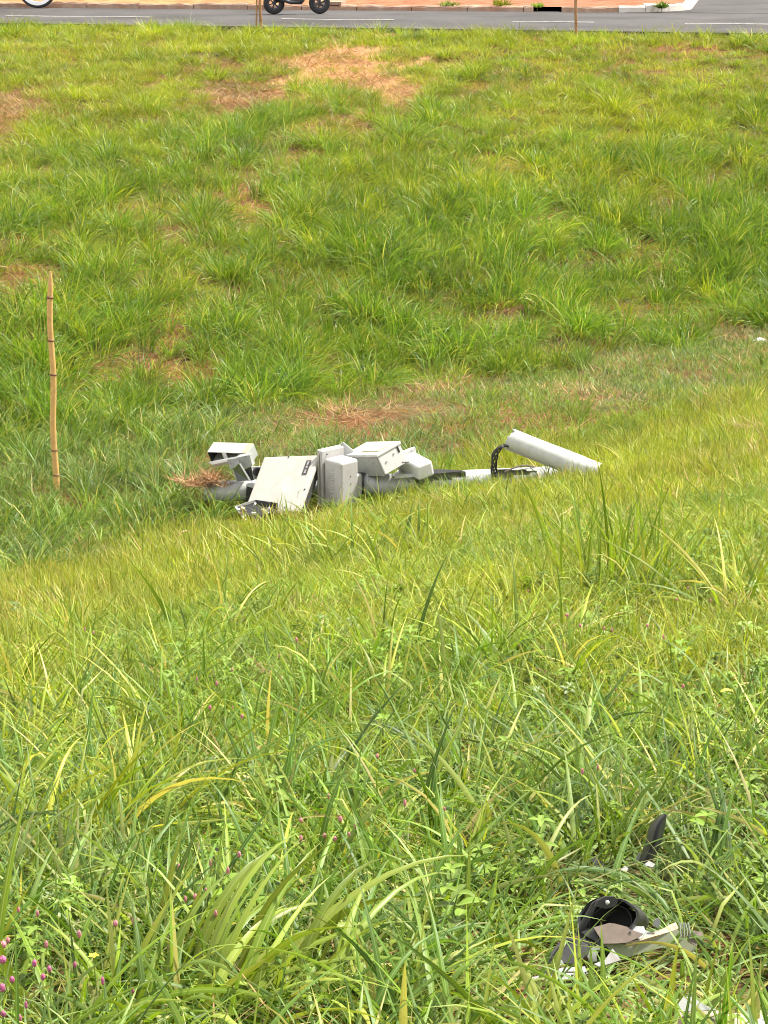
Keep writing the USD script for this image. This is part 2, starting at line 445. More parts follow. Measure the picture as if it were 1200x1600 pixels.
x, y = scatter(R, 22, -9, 9, 11, 32.5, lambda x, y: far_zone(x, y) * (1 - bare(x, y)) * np.clip(0.22 + 1.7 * (fb(x * 0.8 + y * .2, y * 0.55 - x * .3, 2.0, 4) - 0.25), 0.15, 1))
h = far_height(x, y)
P_, M_, w_ = two(far_tufts, m_bank, m_low, low_share(x, y))
instancer('far_bank_grass', P_, M_, x, y, (0.75 + 0.3 * R.random(len(x))) * np.sqrt(h), R, 'lush green grass tufts covering the far bank up to the road', yaw=R.normal(-0.4, 1.1, len(x)), zs=h * R.uniform(0.8, 1.25, len(x)), which=w_)
x, y = scatter(R, 11, -9, 9, 11, 32.5, lambda x, y: far_zone(x, y) * (1 - bare(x, y)) * np.clip(0.30 + 2.6 * (fb(x * 0.8 + y * .2, y * 0.55 - x * .3, 1.5, 44) - 0.32), 0.12, 1))
h = far_height(x, y) * R.uniform(0.7, 1.25, len(x))
P_, M_, w_ = two(fountain, m_bank, m_low, low_share(x, y))
instancer('far_bank_tufts', P_, M_, x, y, R.uniform(0.7, 1.15, len(x)) * np.sqrt(h), R, 'round spreading grass tufts on the far bank', yaw=R.normal(-0.6, 0.7, len(x)), zs=h * 0.95, which=w_)
x, y = scatter(R, 24, -9, 9, 11, 32.5, lambda x, y: far_zone(x, y) * (1 - 0.72 * bare(x, y)) * np.clip(0.5 + 1.8 * (fb(x * 1.2 + y * .35, y * 0.7 - x * .5, 1.6, 71) - 0.38), 0.22, 1))
instancer('low_bank_grass', short_tile, m_thin, x, y, R.uniform(0.8, 1.3, len(x)), R, 'short yellowish grass between the tufts of the far bank')

# ditch floor
def floor_zone(x, y):
    return sstep(y_toe(x) - 0.5, y_toe(x) + 0.3, y) * (1 - sstep(y_foot(x) - 0.1, y_foot(x) + 0.6, y))


x, y = scatter(R, 30, -6, 7, 9, 22, lambda x, y: floor_zone(x, y) * (1 - 0.68 * bare(x, y)) * (1 - 0.85 * np.exp(-(((x + 0.62) / 0.42) ** 2 + ((y - 12.75) / 0.42) ** 2) ** 2)))
instancer('ditch_grass', short_tile, m_blue, x, y, R.uniform(0.7, 1.2, len(x)), R, 'dull short grass on the floor of the ditch')
x, y = scatter(R, 24, -6, 7, 9, 22, lambda x, y: floor_zone(x, y) * (1 - bare(x, y)) * np.clip(2.4 * (fb(x, y, 0.9, 8) - 0.36) + 0.5 * sstep(-0.9, -1.6, x), 0, 1) * (1 - 0.75 * sstep(-1.2, 0.2, x)))
instancer('greyish_tuft_grass', far_tufts, m_blue, x, y, R.uniform(0.8, 1.15, len(x)), R, 'greyish green long grass around the foot of the bamboo stake', zs=R.uniform(0.7, 1.15, len(x)), yaw=R.normal(0.3, 1.4, len(x)))
# straw
straw = [blades(R, 60, 0.2, (0.08, 0.25), (0.003, 0.006), (0.9, 1.5), (0.0, 0.5), 3) for _ in range(3)]
x, y = scatter(R, 34, -9, 9, 9, 31.5, lambda x, y: np.clip(bare(x, y) * 1.1 - 0.1, 0, 1) + 0.04 + 0.25 * np.clip(3 * (fb(x * 1.2 + y * .35, y * 0.7 - x * .5, 1.6, 71) - 0.38), -1, 0) ** 2 - 0.75 * floor_zone(x, y) * bare(x, y))
instancer('dry_straw', straw, m_straw, x, y, R.uniform(0.7, 1.3, len(x)), R, 'dry straw lying on the bare patches of the far bank', cat='straw')

# near bank
def near_zone(x, y):
    return 1 - sstep(y_toe(x) - 0.2, y_toe(x) + 0.5, y)


CLEAR = [(0.42, 3.55, 0.22), (0.36, 3.28, 0.18), (0.47, 3.22, 0.14), (0.28, 3.45, 0.18), (0.32, 3.15, 0.12), (0.50, 3.95, 0.14), (0.60, 3.15, 0.17), (-0.34, 4.15, 0.10)]          # where broken pieces lie


def clear(x, y):
    c = np.ones_like(x)
    for (a, b, r) in CLEAR:
        c *= sstep(0.75 * r, 1.15 * r, np.hypot(x - a, (y - b) * 0.8))
    return c


def wreck_clear(x, y):
    return 1 - 0.8 * np.exp(-(((x + 0.25) / 0.85) ** 2 + ((y - 12.75) / 0.45) ** 2) ** 2)


def mown(x, y):
    """1 on the fine even turf near the foot of the bank, 0 where weeds and long grass tangle."""
    return sstep(8.6, 10.6, y - 0.75 * x + 1.6 * (fb(x, y, 0.8, 61) - 0.5))


fine = [blades(R, 190, 0.22, (0.05, 0.13), (0.003, 0.005), (0.05, 0.8), (0.1, 1.0), 3) for _ in range(5)]
tangle = [blades(R, 90, 0.17, (0.07, 0.24), (0.0035, 0.0075), (0.35, 1.35), (-0.2, 1.3), 4, fold=0.25, kink=0.25, spread=2.0) for _ in range(6)]
near_mid = [blades(R, 22, 0.06, (0.18, 0.40), (0.006, 0.011), (0.1, 0.9), (0.3, 1.5), 5, fold=0.3, lean=0.3, kink=0.1) for _ in range(6)]
x, y = scatter(R, 42, -4.5, 6, 6.0, 18, lambda x, y: near_zone(x, y) * np.clip(mown(x, y) + 0.15, 0, 1) * wreck_clear(x, y))
instancer('near_bank_turf', fine, m_yell, x, y, R.uniform(0.75, 1.25, len(x)) * (0.45 + 1.1 * fb(x, y, 1.6, 66)), R, 'fine yellow green turf low on the near bank')
tangle_wide = [blades(R, 70, 0.17, (0.09, 0.28), (0.006, 0.012), (0.35, 1.35), (-0.2, 1.3), 5, fold=0.3, kink=0.2, spread=2.0) for _ in range(6)]
x, y = scatter(R, 60, -3.5, 5, 1.9, 16, lambda x, y: near_zone(x, y) * (1 - 0.70 * mown(x, y)) * (0.3 + 0.7 * clear(x, y)))
P_, M_, w_ = two(tangle, m_near, m_fore, 0.85 * (1 - sstep(4.0, 6.5, y + 1.2 * (fb(x, y, 0.9, 33) - 0.5))), tangle_wide)
instancer('tangled_grass', P_, M_, x, y, R.uniform(0.65, 1.1, len(x)) * (0.5 + 0.5 * clear(x, y)), R, 'tangled mat of short grass blades on the upper near bank', which=w_)
x, y = scatter(R, 13, -3.5, 5, 1.9, 17, lambda x, y: near_zone(x, y) * np.clip(2.6 * (fb(x, y, 1.2, 14) - 0.36), 0.04, 1) * (1 - 0.72 * mown(x, y)) * clear(x, y) * wreck_clear(x, y))
instancer('near_bank_tufts', near_mid, m_near, x, y, R.uniform(0.6, 1.05, len(x)), R, 'coarse longer grass tufts scattered over the near bank')
x, y = scatter(R, 6, -2.2, 3.2, 1.9, 12, lambda x, y: (1 - mown(x, y)) * 0.6 * clear(x, y))
instancer('loose_straw', straw, m_straw, x, y, R.uniform(0.35, 0.7, len(x)), R, 'dry straw bits among the grass of the near bank', cat='straw', dz=0.03)
big = [blades(R, 11, 0.06, (0.22, 0.46), (0.009, 0.017), (0.35, 1.3), (0.3, 1.7), 7, fold=0.35, lean=0.4, kink=0.12) for _ in range(8)]
x, y = scatter(R, 46, -2.0, 2.6, 1.9, 7.5, lambda x, y: np.clip(1.05 - 0.19 * (y - 2), 0, 1) * clear(x, y) * np.clip(1.0 - 0.75 * np.exp(-(((x + 0.55) / 0.22) ** 2 + ((y - 3.6) / 0.5) ** 2)) - 0.8 * np.exp(-(((x + 0.05) / 0.30) ** 2 + ((y - 3.0) / 0.45) ** 2)), 0, 1))
instancer('foreground_grass', big, m_fore, x, y, R.uniform(0.6, 1.0, len(x)), R, 'broad bladed loose grass in the foreground')
lying = [blades(R, 14, 0.07, (0.07, 0.16), (0.007, 0.012), (1.0, 1.5), (-0.4, 0.5), 5, fold=0.3, kink=0.15, spread=3.0) for _ in range(5)]
x, y = scatter(R, 130, -0.7, 1.1, 2.9, 4.5, lambda x, y: (1 - clear(x, y)))
instancer('flattened_blades', lying, m_fore, x, y, R.uniform(0.55, 0.9, len(x)), R, 'flattened short blades under the broken pieces', dz=0.01)
stalk = [blades(R, 2, 0.03, (0.25, 0.5), (0.002, 0.003), (0.0, 0.35), (0.0, 0.7), 4) for _ in range(3)]
x, y = scatter(R, 3.0, -8, 8, 28.5, 33, lambda x, y: sstep(y_crest(x) - 0.7, y_crest(x), y) * (1 - sstep(y_crest(x) + 0.2, y_crest(x) + 0.4, y)) * 0.7)
instancer('seed_stalks', stalk, m_straw, x, y, R.uniform(0.6, 1.1, len(x)), R, 'thin seed stalks standing along the road edge of the far bank')

# ------------------------------------------------------------------ materials of things
def plain(name, col, rough=0.5, var=0.12, scale=25.0, metal=0.0, spec=0.4, dirt=None, bump=0.0, dirt_at=(0.55, 0.72)):
    dirt = dirt or tuple(0.6 * c for c in col)
    nodes = {
        'tc': ('texture_coordinate', {}),
        'n': ('noise_texture', {'scale': scale, 'detail': 5.0, 'roughness': 0.65}),
        'r': ('rgb_ramp', {'ramp': [(0.3, tuple(c * (1 - var) for c in col)), (0.5, col), (0.7, tuple(min(1, c * (1 + var)) for c in col))]}),
        'n2': ('noise_texture', {'scale': scale * 0.37, 'detail': 6.0, 'roughness': 0.7, 'distortion': 0.6}),
        'r2': ('rgb_ramp', {'ramp': [(dirt_at[0], (0, 0, 0)), (dirt_at[1], (0.75, 0.75, 0.75))]}),
        'mx': ('mix', {'color2': dirt}),
        'p': ('principled_bsdf', {'roughness': rough, 'metallic': metal, 'specular_ior_level': spec}),
    }
    links = [('tc.object', 'n.vector'), ('tc.object', 'n2.vector'), ('n.fac', 'r.fac'), ('n2.fac', 'r2.fac'), ('r2.color', 'mx.fac'), ('r.color', 'mx.color1'),
             ('mx.color', 'p.base_color')]
    if bump:
        nodes['b'] = ('bump', {'strength': bump, 'distance': 0.01})
        links += [('n.fac', 'b.height'), ('b.normal', 'p.normal')]
    return usdkit.material(stage, f'/World/Looks/{name}', nodes, links, surface='p.BSDF')


M = {
    'paint': plain('cream_paint', (0.40, 0.388, 0.35), 0.5, 0.06, 14, dirt=(0.30, 0.26, 0.20), dirt_at=(0.52, 0.78)),
    'white': plain('white_plastic', (0.54, 0.54, 0.53), 0.45, 0.05, 16, dirt=(0.38, 0.34, 0.28), dirt_at=(0.55, 0.80)),
    'greyp': plain('grey_plastic', (0.40, 0.39, 0.38), 0.5, 0.06, 16, dirt=(0.25, 0.23, 0.19)),
    'under': plain('grey_sheet', (0.30, 0.31, 0.29), 0.55, 0.10, 12),
    'galv': plain('galvanised_steel', (0.45, 0.46, 0.455), 0.5, 0.14, 22, metal=0.25, dirt=(0.30, 0.31, 0.28), bump=0.05),
    'galvl': plain('galvanised_pale', (0.42, 0.43, 0.41), 0.5, 0.10, 22, metal=0.15, dirt=(0.42, 0.42, 0.38), bump=0.05),
    'black': plain('black_plastic', (0.018, 0.018, 0.019), 0.45, 0.2, 30, dirt=(0.04, 0.037, 0.033)),
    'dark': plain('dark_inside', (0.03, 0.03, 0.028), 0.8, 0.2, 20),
    'charcoal': plain('charcoal_plastic', (0.032, 0.032, 0.034), 0.4, 0.15, 40, dirt=(0.085, 0.08, 0.075)),
    'glass': plain('dark_green_glass', (0.045, 0.055, 0.03), 0.08, 0.2, 12, spec=0.9),
    'yellow': plain('yellowed_sticker', (0.62, 0.54, 0.30), 0.6, 0.05, 20),
    'label': plain('dark_label', (0.055, 0.045, 0.05), 0.5, 0.1, 20),
    'brown': plain('brown_metal', (0.15, 0.115, 0.092), 0.5, 0.15, 60, dirt=(0.24, 0.20, 0.17)),
    'fibre': plain('pale_green_shell', (0.25, 0.27, 0.185), 0.5, 0.10, 30, dirt=(0.20, 0.20, 0.13)),
    'raw': plain('raw_broken_edge', (0.40, 0.30, 0.22), 0.8, 0.25, 90, dirt=(0.25, 0.13, 0.07)),
    'pcb': plain('white_board', (0.27, 0.28, 0.285), 0.5, 0.08, 60, dirt=(0.15, 0.135, 0.11), dirt_at=(0.45, 0.65)),
    'bamboo': plain('bamboo', (0.50, 0.31, 0.11), 0.5, 0.15, 30, dirt=(0.36, 0.20, 0.07)),
    'node': plain('bamboo_node', (0.17, 0.085, 0.04), 0.7, 0.2, 60),
    'bark': plain('weathered_stake', (0.27, 0.15, 0.075), 0.8, 0.25, 30),
    'rubber': plain('tyre_rubber', (0.022, 0.022, 0.023), 0.75, 0.15, 30),
    'alloy': plain('dark_alloy', (0.05, 0.05, 0.055), 0.4, 0.1, 20, metal=0.5),
    'chalk': plain('white_rim', (0.82, 0.82, 0.82), 0.4, 0.03, 20),
    'red': plain('red_paint', (0.35, 0.02, 0.02), 0.4, 0.1, 20),
    'kerb': plain('dusty_concrete', (0.30, 0.21, 0.155), 0.9, 0.25, 9, dirt=(0.26, 0.13, 0.075), bump=0.2, dirt_at=(0.42, 0.6)),
    'kerbw': plain('pale_concrete', (0.50, 0.47, 0.43), 0.9, 0.10, 9, dirt=(0.45, 0.36, 0.30), bump=0.2),
    'pink': plain('pink_petals', (0.46, 0.17, 0.19), 0.6, 0.3, 300, dirt=(0.60, 0.30, 0.34)),
    'magenta': plain('magenta_petals', (0.40, 0.10, 0.20), 0.6, 0.3, 300, dirt=(0.55, 0.16, 0.36)),
    'petaly': plain('yellow_petals', (0.75, 0.50, 0.03), 0.6, 0.1, 200),
    'stem': plain('flower_stem', (0.12, 0.17, 0.03), 0.6, 0.2, 60),
    'leafy': plain('yellow_leaf', (0.60, 0.48, 0.05), 0.5, 0.2, 60),
    'deadleaf': plain('dead_leaf', (0.50, 0.27, 0.20), 0.7, 0.2, 60),
    'foil': plain('white_litter', (0.85, 0.86, 0.9), 0.35, 0.05, 40),
}
asphalt = usdkit.material(stage, '/World/Looks/asphalt', {
    'g': ('geometry', {}), 'n': ('noise_texture', {'scale': 60.0, 'detail': 3.0}), 'n2': ('noise_texture', {'scale': 0.6, 'detail': 5.0, 'roughness': 0.65}),
    'r': ('rgb_ramp', {'ramp': [(0.3, (0.042, 0.039, 0.039)), (0.7, (0.066, 0.060, 0.059))]}),
    'r2': ('rgb_ramp', {'ramp': [(0.35, (0.66, 0.64, 0.62)), (0.5, (1, 1, 1)), (0.65, (1.25, 1.24, 1.24))]}),
    'm': ('mix', {'mix_type': 'multiply', 'fac': 1.0}), 'p': ('principled_bsdf', {'roughness': 0.85, 'specular_ior_level': 0.3}),
}, [('g.position', 'n.vector'), ('g.position', 'n2.vector'), ('n.fac', 'r.fac'), ('n2.fac', 'r2.fac'), ('r.color', 'm.color1'), ('r2.color', 'm.color2'), ('m.color', 'p.base_color')],
    surface='p.BSDF')
redsoil = usdkit.material(stage, '/World/Looks/red_soil', {
    'g': ('geometry', {}), 'mp': ('mapping', {'scale': (1, 1.6, 1)}),
    'n': ('noise_texture', {'scale': 3.5, 'detail': 7.0, 'roughness': 0.7}), 'n2': ('noise_texture', {'scale': 0.5, 'detail': 3.0}),
    'sx': ('separate_xyz', {}), 'mr': ('map_range', {'from_min': -3.5, 'from_max': 0.5, 'to_min': 0.0, 'to_max': 1.0, 'clamp': True}),
    'ra': ('rgb_ramp', {'ramp': [(0.32, (0.20, 0.095, 0.042)), (0.5, (0.32, 0.165, 0.072)), (0.7, (0.43, 0.25, 0.115))]}),
    'rb': ('rgb_ramp', {'ramp': [(0.32, (0.15, 0.058, 0.03)), (0.5, (0.25, 0.105, 0.058)), (0.7, (0.34, 0.16, 0.095))]}),
    'mx': ('mix', {}), 'b': ('bump', {'strength': 0.6, 'distance': 0.05}), 'p': ('principled_bsdf', {'roughness': 0.95, 'specular_ior_level': 0.1}),
}, [('g.position', 'mp.vector'), ('mp.vector', 'n.vector'), ('g.position', 'n2.vector'), ('g.position', 'sx.vector'), ('sx.x', 'mr.value'), ('mr.result', 'mx.fac'),
    ('n.fac', 'ra.fac'), ('n.fac', 'rb.fac'), ('ra.color', 'mx.color1'), ('rb.color', 'mx.color2'), ('mx.color', 'p.base_color'), ('n.fac', 'b.height'), ('b.normal', 'p.normal')],
    surface='p.BSDF')

# ------------------------------------------------------------------ road, kerbs, ground beyond
SL = -0.17                                                    # the far kerb runs a little towards us on the right
RU = np.array([1, SL, 0]) / math.hypot(1, SL)                 # along the road
RN = np.array([-SL, 1, 0]) / math.hypot(1, SL)                # away from us


def road_pt(u, v, z=0.0):
    """u metres along the far kerb line from x = 0, v metres beyond it."""
    p = np.array([0, 36.05, 0]) + RU * u + RN * v
    return np.array([p[0], p[1], z])


UC, RC = 4.85, 1.3                                            # side road begins at UC, corner radius
def flat_mesh(poly2, z):
    v, f = trimesh.creation.triangulate_polygon(poly2, engine='earcut')
    return np.array([road_pt(a, b, z) for a, b in v]), f


from shapely.geometry import Polygon, Point, box as sbox
def road_slab():
    far = [road_pt(u, 0.03)[:2] for u in (150, -150)]
    m = trimesh.creation.extrude_polygon(Polygon([(-110, y_crest(-110) + 0.5), (110, y_crest(110) + 0.5), *far]), 0.16, engine='earcut')
    m.apply_translation([0, 0, -0.16])
    return m


road = obj('road', road_slab(), asphalt)
mark(road, 'grey asphalt road running across above the far bank', None, None, 'structure')
side = obj('side_road', flat_mesh(Polygon([(UC - RC, 0.03), (40, 0.03), (40, 80), (UC, 80), (UC, RC), (UC - 0.15, 0.6)]), 0.004), asphalt)
mark(side, 'grey asphalt side road leading away behind the kerb corner', None, None, 'structure')
mline = plain('road_paint', (0.42, 0.40, 0.375), 0.8, 0.1, 20, dirt=(0.14, 0.13, 0.125), dirt_at=(0.42, 0.62))


def pix_u(px, py):
    p = at(px, py, flat=0.0)
    d = p - np.array([0, 36.05, 0])
    return float(d @ RU), float(d @ RN)


for (x0, x1) in ((9, 232), (440, 614), (800, 928), (1070, 1290), (-420, -200), (1480, 1700)):
    u0, v0 = pix_u(x0, 25 + 13.0 * x0 / 1160)
    u1, _ = pix_u(x1, 25 + 13.0 * x1 / 1160)
    obj('lane_line', flat_mesh(sbox(u0, v0 - 0.055, u1, v0 + 0.055), 0.005), mline, road)
# the raised lot of red soil
us = np.concatenate([-graded(0, 10, 0.12, 140)[::-1][: -1] * 1.0, [0]])
us = np.unique(np.round(np.concatenate([np.linspace(-120, -14, 30), np.arange(-14, UC - 0.13, 0.13), [UC - 0.13]]), 4))
vs = np.concatenate([np.arange(0.13, 9, 0.16), np.linspace(9.5, 80, 24)])
UU, VV = np.meshgrid(us, vs)
ccx, ccy = UC - RC, RC
dx, dy = UU - ccx, VV - ccy
rr = np.hypot(dx, dy)
corner = (dx > 0) & (dy < 0) & (rr > RC - 0.13)
kx = np.where(corner, ccx + dx / np.maximum(rr, 1e-6) * (RC - 0.13), UU)
ky = np.where(corner, ccy + dy / np.maximum(rr, 1e-6) * (RC - 0.13), VV)
P = np.stack([UU * 0.9, VV * 0.9, 0 * UU], -1)
edge = np.minimum(np.minimum(ky, UC - kx), 1.0)
zz = 0.07 + sstep(0, 1, edge) * (0.16 * meshkit.fbm(P, 4, 2) - 0.02) + 0.30 * sstep(0.4, 2.2, VV) * sstep(-0.8, -3.6, UU) * (0.5 + meshkit.fbm(P * 0.6, 2, 8))
LV = np.stack([kx.ravel(), ky.ravel(), zz.ravel()], -1)
LV = np.array([0, 36.05, 0]) + LV[:, :1] * RU + LV[:, 1:2] * RN + LV[:, 2:] * np.array([0, 0, 1])
nu = len(us)
i, j = np.meshgrid(np.arange(len(vs) - 1), np.arange(nu - 1), indexing='ij')
lot = obj('bare_lot', (LV, np.stack([i * nu + j, i * nu + j + 1, (i + 1) * nu + j + 1, (i + 1) * nu + j], -1).reshape(-1, 4)), redsoil, smooth=True)
mark(lot, 'bare red and orange soil beyond the far kerb of the road', None, None, 'structure')

# kerb stones: one by one along the road and round the corner
kerb = UsdGeom.Xform.Define(stage, '/World/kerb').GetPrim()
mark(kerb, 'low dusty kerb along the far side of the road and round its corner', None, None, 'structure')
RK = np.random.default_rng(5)


def path_pt(s):                                               # s = 0 at the corner's start, negative to the left
    if s < 0:
        return np.array([UC - RC + s, 0.0]), np.array([1.0, 0])
    a = s / RC
    if a < math.pi / 2:
        return np.array([UC - RC + RC * math.sin(a), RC - RC * math.cos(a)]), np.array([math.cos(a), math.sin(a)])
    return np.array([UC, RC + (s - RC * math.pi / 2)]), np.array([0, 1.0])


def kerb_stone(s0, s1, w=0.13, h=0.11):
    n = max(2, int((s1 - s0) / 0.12) + 1)
    rows = []
    for s in np.linspace(s0 + 0.006, s1 - 0.006, n):
        p, t = path_pt(s)
        nn = np.array([-t[1], t[0]])
        for off, z in ((-0.01, -0.05), (0.0, h - 0.02), (0.02, h), (w - 0.01, h), (w, h - 0.02), (w, -0.05)):
            q2 = p + nn * off
            rows.append(road_pt(q2[0], q2[1], z + (RK.normal(0, 0.007) if z > 0 else 0)))
    rows = np.array(rows)
    f = []
    for a in range(n - 1):
        for b in range(6):
            f.append((a * 6 + b, a * 6 + (b + 1) % 6, (a + 1) * 6 + (b + 1) % 6, (a + 1) * 6 + b))
    for e in (0, n - 1):
        f += [(e * 6, e * 6 + 1, e * 6 + 2, e * 6 + 3), (e * 6, e * 6 + 3, e * 6 + 4, e * 6 + 5)]
    return rows, np.array(f)


s = -13.0
DR0, DR1 = -1.15, -0.7                                         # the drain opening stands here
while s < RC * math.pi / 2 + 6:
    ln = 0.45 if 0 <= s < RC * math.pi / 2 else 0.9
    e = s + ln
    if s < DR0 and e > DR0:
        e = DR0
    elif DR0 <= s < DR1:
        e = DR1
    if not (DR0 <= s < DR1):
        obj('kerb_stone', kerb_stone(s, e, h=(0.11 if s >= -0.25 else 0.085) + RK.normal(0, 0.010)), M['kerbw'] if s >= -0.25 else M['kerb'], kerb)
    s = e
pd, _ = path_pt(DR0)
drain = thing('storm_drain', 'dark storm drain opening in the far kerb near its corner', 'drain', road_pt(DR0, 0.0, 0), rz=math.degrees(math.atan2(RU[1], RU[0])))
L_ = DR1 - DR0
obj('lintel', trimesh.creation.box(bounds=[[0.004, 0, 0.085], [L_ - 0.004, 0.5, 0.13]]), M['kerb'], drain)
obj('jamb', trimesh.creation.box(bounds=[[0.004, 0.0, -0.1], [0.035, 0.5, 0.083]]), M['kerb'], drain)
obj('jamb', trimesh.creation.box(bounds=[[L_ - 0.035, 0.0, -0.1], [L_ - 0.004, 0.5, 0.083]]), M['kerb'], drain)
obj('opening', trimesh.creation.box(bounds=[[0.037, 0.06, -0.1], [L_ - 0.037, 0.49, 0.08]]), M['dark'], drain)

# ------------------------------------------------------------------ shape tools
CX, CD, CT = np.array([1.0, 0, 0]), np.array([0, -sp, -cp]), np.array([0, -cp, sp])     # right, down, towards the camera


def onplane(px, py, y0):
    d = ray(px, py)
    return EYE + d * (y0 / d[1])


def cvec(a, b, c, k):
    return (CX * a + CD * b + CT * c) / k


def unit(a):
    return np.asarray(a, float) / np.linalg.norm(a)


def frame(u, w):
    """Axes of a box: x along u, y along w (made square to u), z = x cross y."""
    X = unit(u)
    Y = unit(np.asarray(w) - X * (np.asarray(w) @ X))
    return np.stack([X, Y, np.cross(X, Y)], 1)


def rbox(x0, x1, y0, y1, z0, z1, r=0.008, sub=1):
    s = trimesh.creation.icosphere(subdivisions=sub, radius=r).vertices
    c = np.array([[a, b, d] for a in (x0 + r, x1 - r) for b in (y0 + r, y1 - r) for d in (z0 + r, z1 - r)])
    return trimesh.convex.convex_hull((c[:, None] + s[None]).reshape(-1, 3))


def plate(x0, x1, y0, y1, z0, z1, r=0.0015):
    return rbox(x0, x1, y0, y1, z0, z1, min(r, (z1 - z0) * 0.45, (y1 - y0) * 0.45, (x1 - x0) * 0.45), 0)


def tube(path, rad, sides=10, closed_ends=True):
    p = np.asarray(path, float)
    n = len(p)
    rad = np.broadcast_to(rad, (n,))
    t = np.gradient(p, axis=0)
    t /= np.linalg.norm(t, axis=1, keepdims=True)
    a = np.cross(t[0], [0, 0, 1.0] if abs(t[0][2]) < 0.9 else [1.0, 0, 0])
    rows = []
    for k in range(n):
        a = unit(a - t[k] * (a @ t[k]))
        b = np.cross(t[k], a)
        g = np.arange(sides) * 2 * np.pi / sides
        rows.append(p[k] + rad[k] * (np.cos(g)[:, None] * a + np.sin(g)[:, None] * b))
    v = np.vstack(rows)
    f = []
    for k in range(n - 1):
        for e in range(sides):
            f.append((k * sides + e, k * sides + (e + 1) % sides, (k + 1) * sides + (e + 1) % sides, (k + 1) * sides + e))
    f = np.array(f)
    f = np.vstack([f[:, [0, 1, 2]], f[:, [0, 2, 3]]])
    if closed_ends:
        v = np.vstack([v, p[0], p[-1]])
        m = len(v)
        e = np.arange(sides)
        f = np.vstack([f, np.stack([(e + 1) % sides, e, np.full(sides, m - 2)], 1), np.stack([(n - 1) * sides + e, (n - 1) * sides + (e + 1) % sides, np.full(sides, m - 1)], 1)])
    return v, f


def polyslab(pix, p0, nrm, th, k=None):
    """A flat piece: the outline as seen, on the real plane through p0 with normal nrm, given its thickness th (behind)."""
    nrm = unit(nrm)
    a = unit(np.cross([0, 0, 1.0], nrm))
    b = np.cross(nrm, a)
    pts = []
    for px, py in pix:
        d = ray(px, py)
        q = EYE + d * (((p0 - EYE) @ nrm) / (d @ nrm)) - p0
        pts.append((q @ a, q @ b))
    poly = Polygon(pts).buffer(0)
    if poly.geom_type != 'Polygon':
        poly = max(poly.geoms, key=lambda g: g.area)
    m = trimesh.creation.extrude_polygon(poly, th, engine='earcut')
    v = np.array(m.vertices)
    return p0 + v[:, :1] * a + v[:, 1:2] * b + (v[:, 2:] - th) * nrm, np.array(m.faces)


def local(mesh, o, Rm):
    v, f = (mesh.vertices, mesh.faces) if hasattr(mesh, 'vertices') else mesh
    return (np.asarray(v) - o) @ Rm, np.asarray(f)


# ------------------------------------------------------------------ the wreck in the ditch
YW, KW = 13.25, 250.0


def W(px, py, dy=0.0):
    return onplane(px, py, YW + dy)


def pole_mesh(A, B, r0, r1, n=80, m=28, hole=None, rag0=0.0, rag1=0.0, seed=0, dents=0.004):
    """A hollow steel tube from A to B (local x from 0), open at its ends, with faces left out where hole(x, angle) is true."""
    rg = np.random.default_rng(seed)
    Lp = np.linalg.norm(B - A)
    xs, g = np.linspace(0, Lp, n), np.arange(m) * 2 * np.pi / m
    X, G = np.meshgrid(xs, g, indexing='ij')
    rad = r0 + (r1 - r0) * X / Lp
    rad = rad + dents * (meshkit.fbm(np.stack([X * 5, np.cos(G) * 1.2 + 9, np.sin(G) * 1.2 + seed], -1), 3, seed) - 0.5) * 2
    X = X.copy()
    X[0] -= rag0 * rg.random(m)
    X[-1] += rag1 * rg.random(m)
    outer = np.stack([X, rad * np.cos(G), rad * np.sin(G)], -1).reshape(-1, 3)
    inner = np.stack([X, (rad - 0.004) * np.cos(G), (rad - 0.004) * np.sin(G)], -1).reshape(-1, 3)
    f = []
    gone = np.zeros((n - 1, m), bool)
    for a in range(n - 1):
        for b in range(m):
            c = (xs[a] + xs[a + 1]) / 2
            gone[a, b] = hole is not None and hole(c, (g[b] + np.pi / m) % (2 * np.pi))
    N = n * m
    for a in range(n - 1):
        for b in range(m):
            b2 = (b + 1) % m
            q = (a * m + b, a * m + b2, (a + 1) * m + b2, (a + 1) * m + b)
            if gone[a, b]:
                continue
            f.append(q[::-1])
            f.append(tuple(N + t for t in q))
            for (da, db, e) in ((0, -1, (0, 3)), (0, 1, (1, 2)), (-1, 0, (0, 1)), (1, 0, (3, 2))):
                aa, bb = a + da, (b + db) % m
                if aa < 0 or aa >= n - 1 or gone[aa, bb]:
                    f.append((q[e[0]], q[e[1]], N + q[e[1]], N + q[e[0]]))
    return np.vstack([outer, inner]), np.array(f)


# long pole on the ground
A, B = W(322, 768, 0.10), W(892, 746, -0.02)
FR = frame(B - A, np.array([0, -1.0, 0]))                     # x along the pole, y towards us, z = x cross y
if FR[2, 2] < 0:
    FR[:, 2] *= -1
Lp = np.linalg.norm(B - A)
FR = np.stack([FR[:, 0], FR[:, 1], np.cross(FR[:, 0], FR[:, 1])], 1)       # y towards us, z down


def along(px):
    return (px - 322) / (892 - 322) * Lp


def tear(x, g):
    # angle 0 = towards us, 270 degrees = up (z points down)
    up = ((math.degrees(g) - 305 + 180) % 360) - 180
    t1 = along(650) < x < along(730) and abs(up) < 46 * (1 - 0.6 * (x - along(650)) / (along(730) - along(650)))
    t2 = along(778) < x < along(838) and abs(up - 2) < 34 * (1 - 0.8 * (x - along(778)) / (along(838) - along(778)))
    return t1 or t2


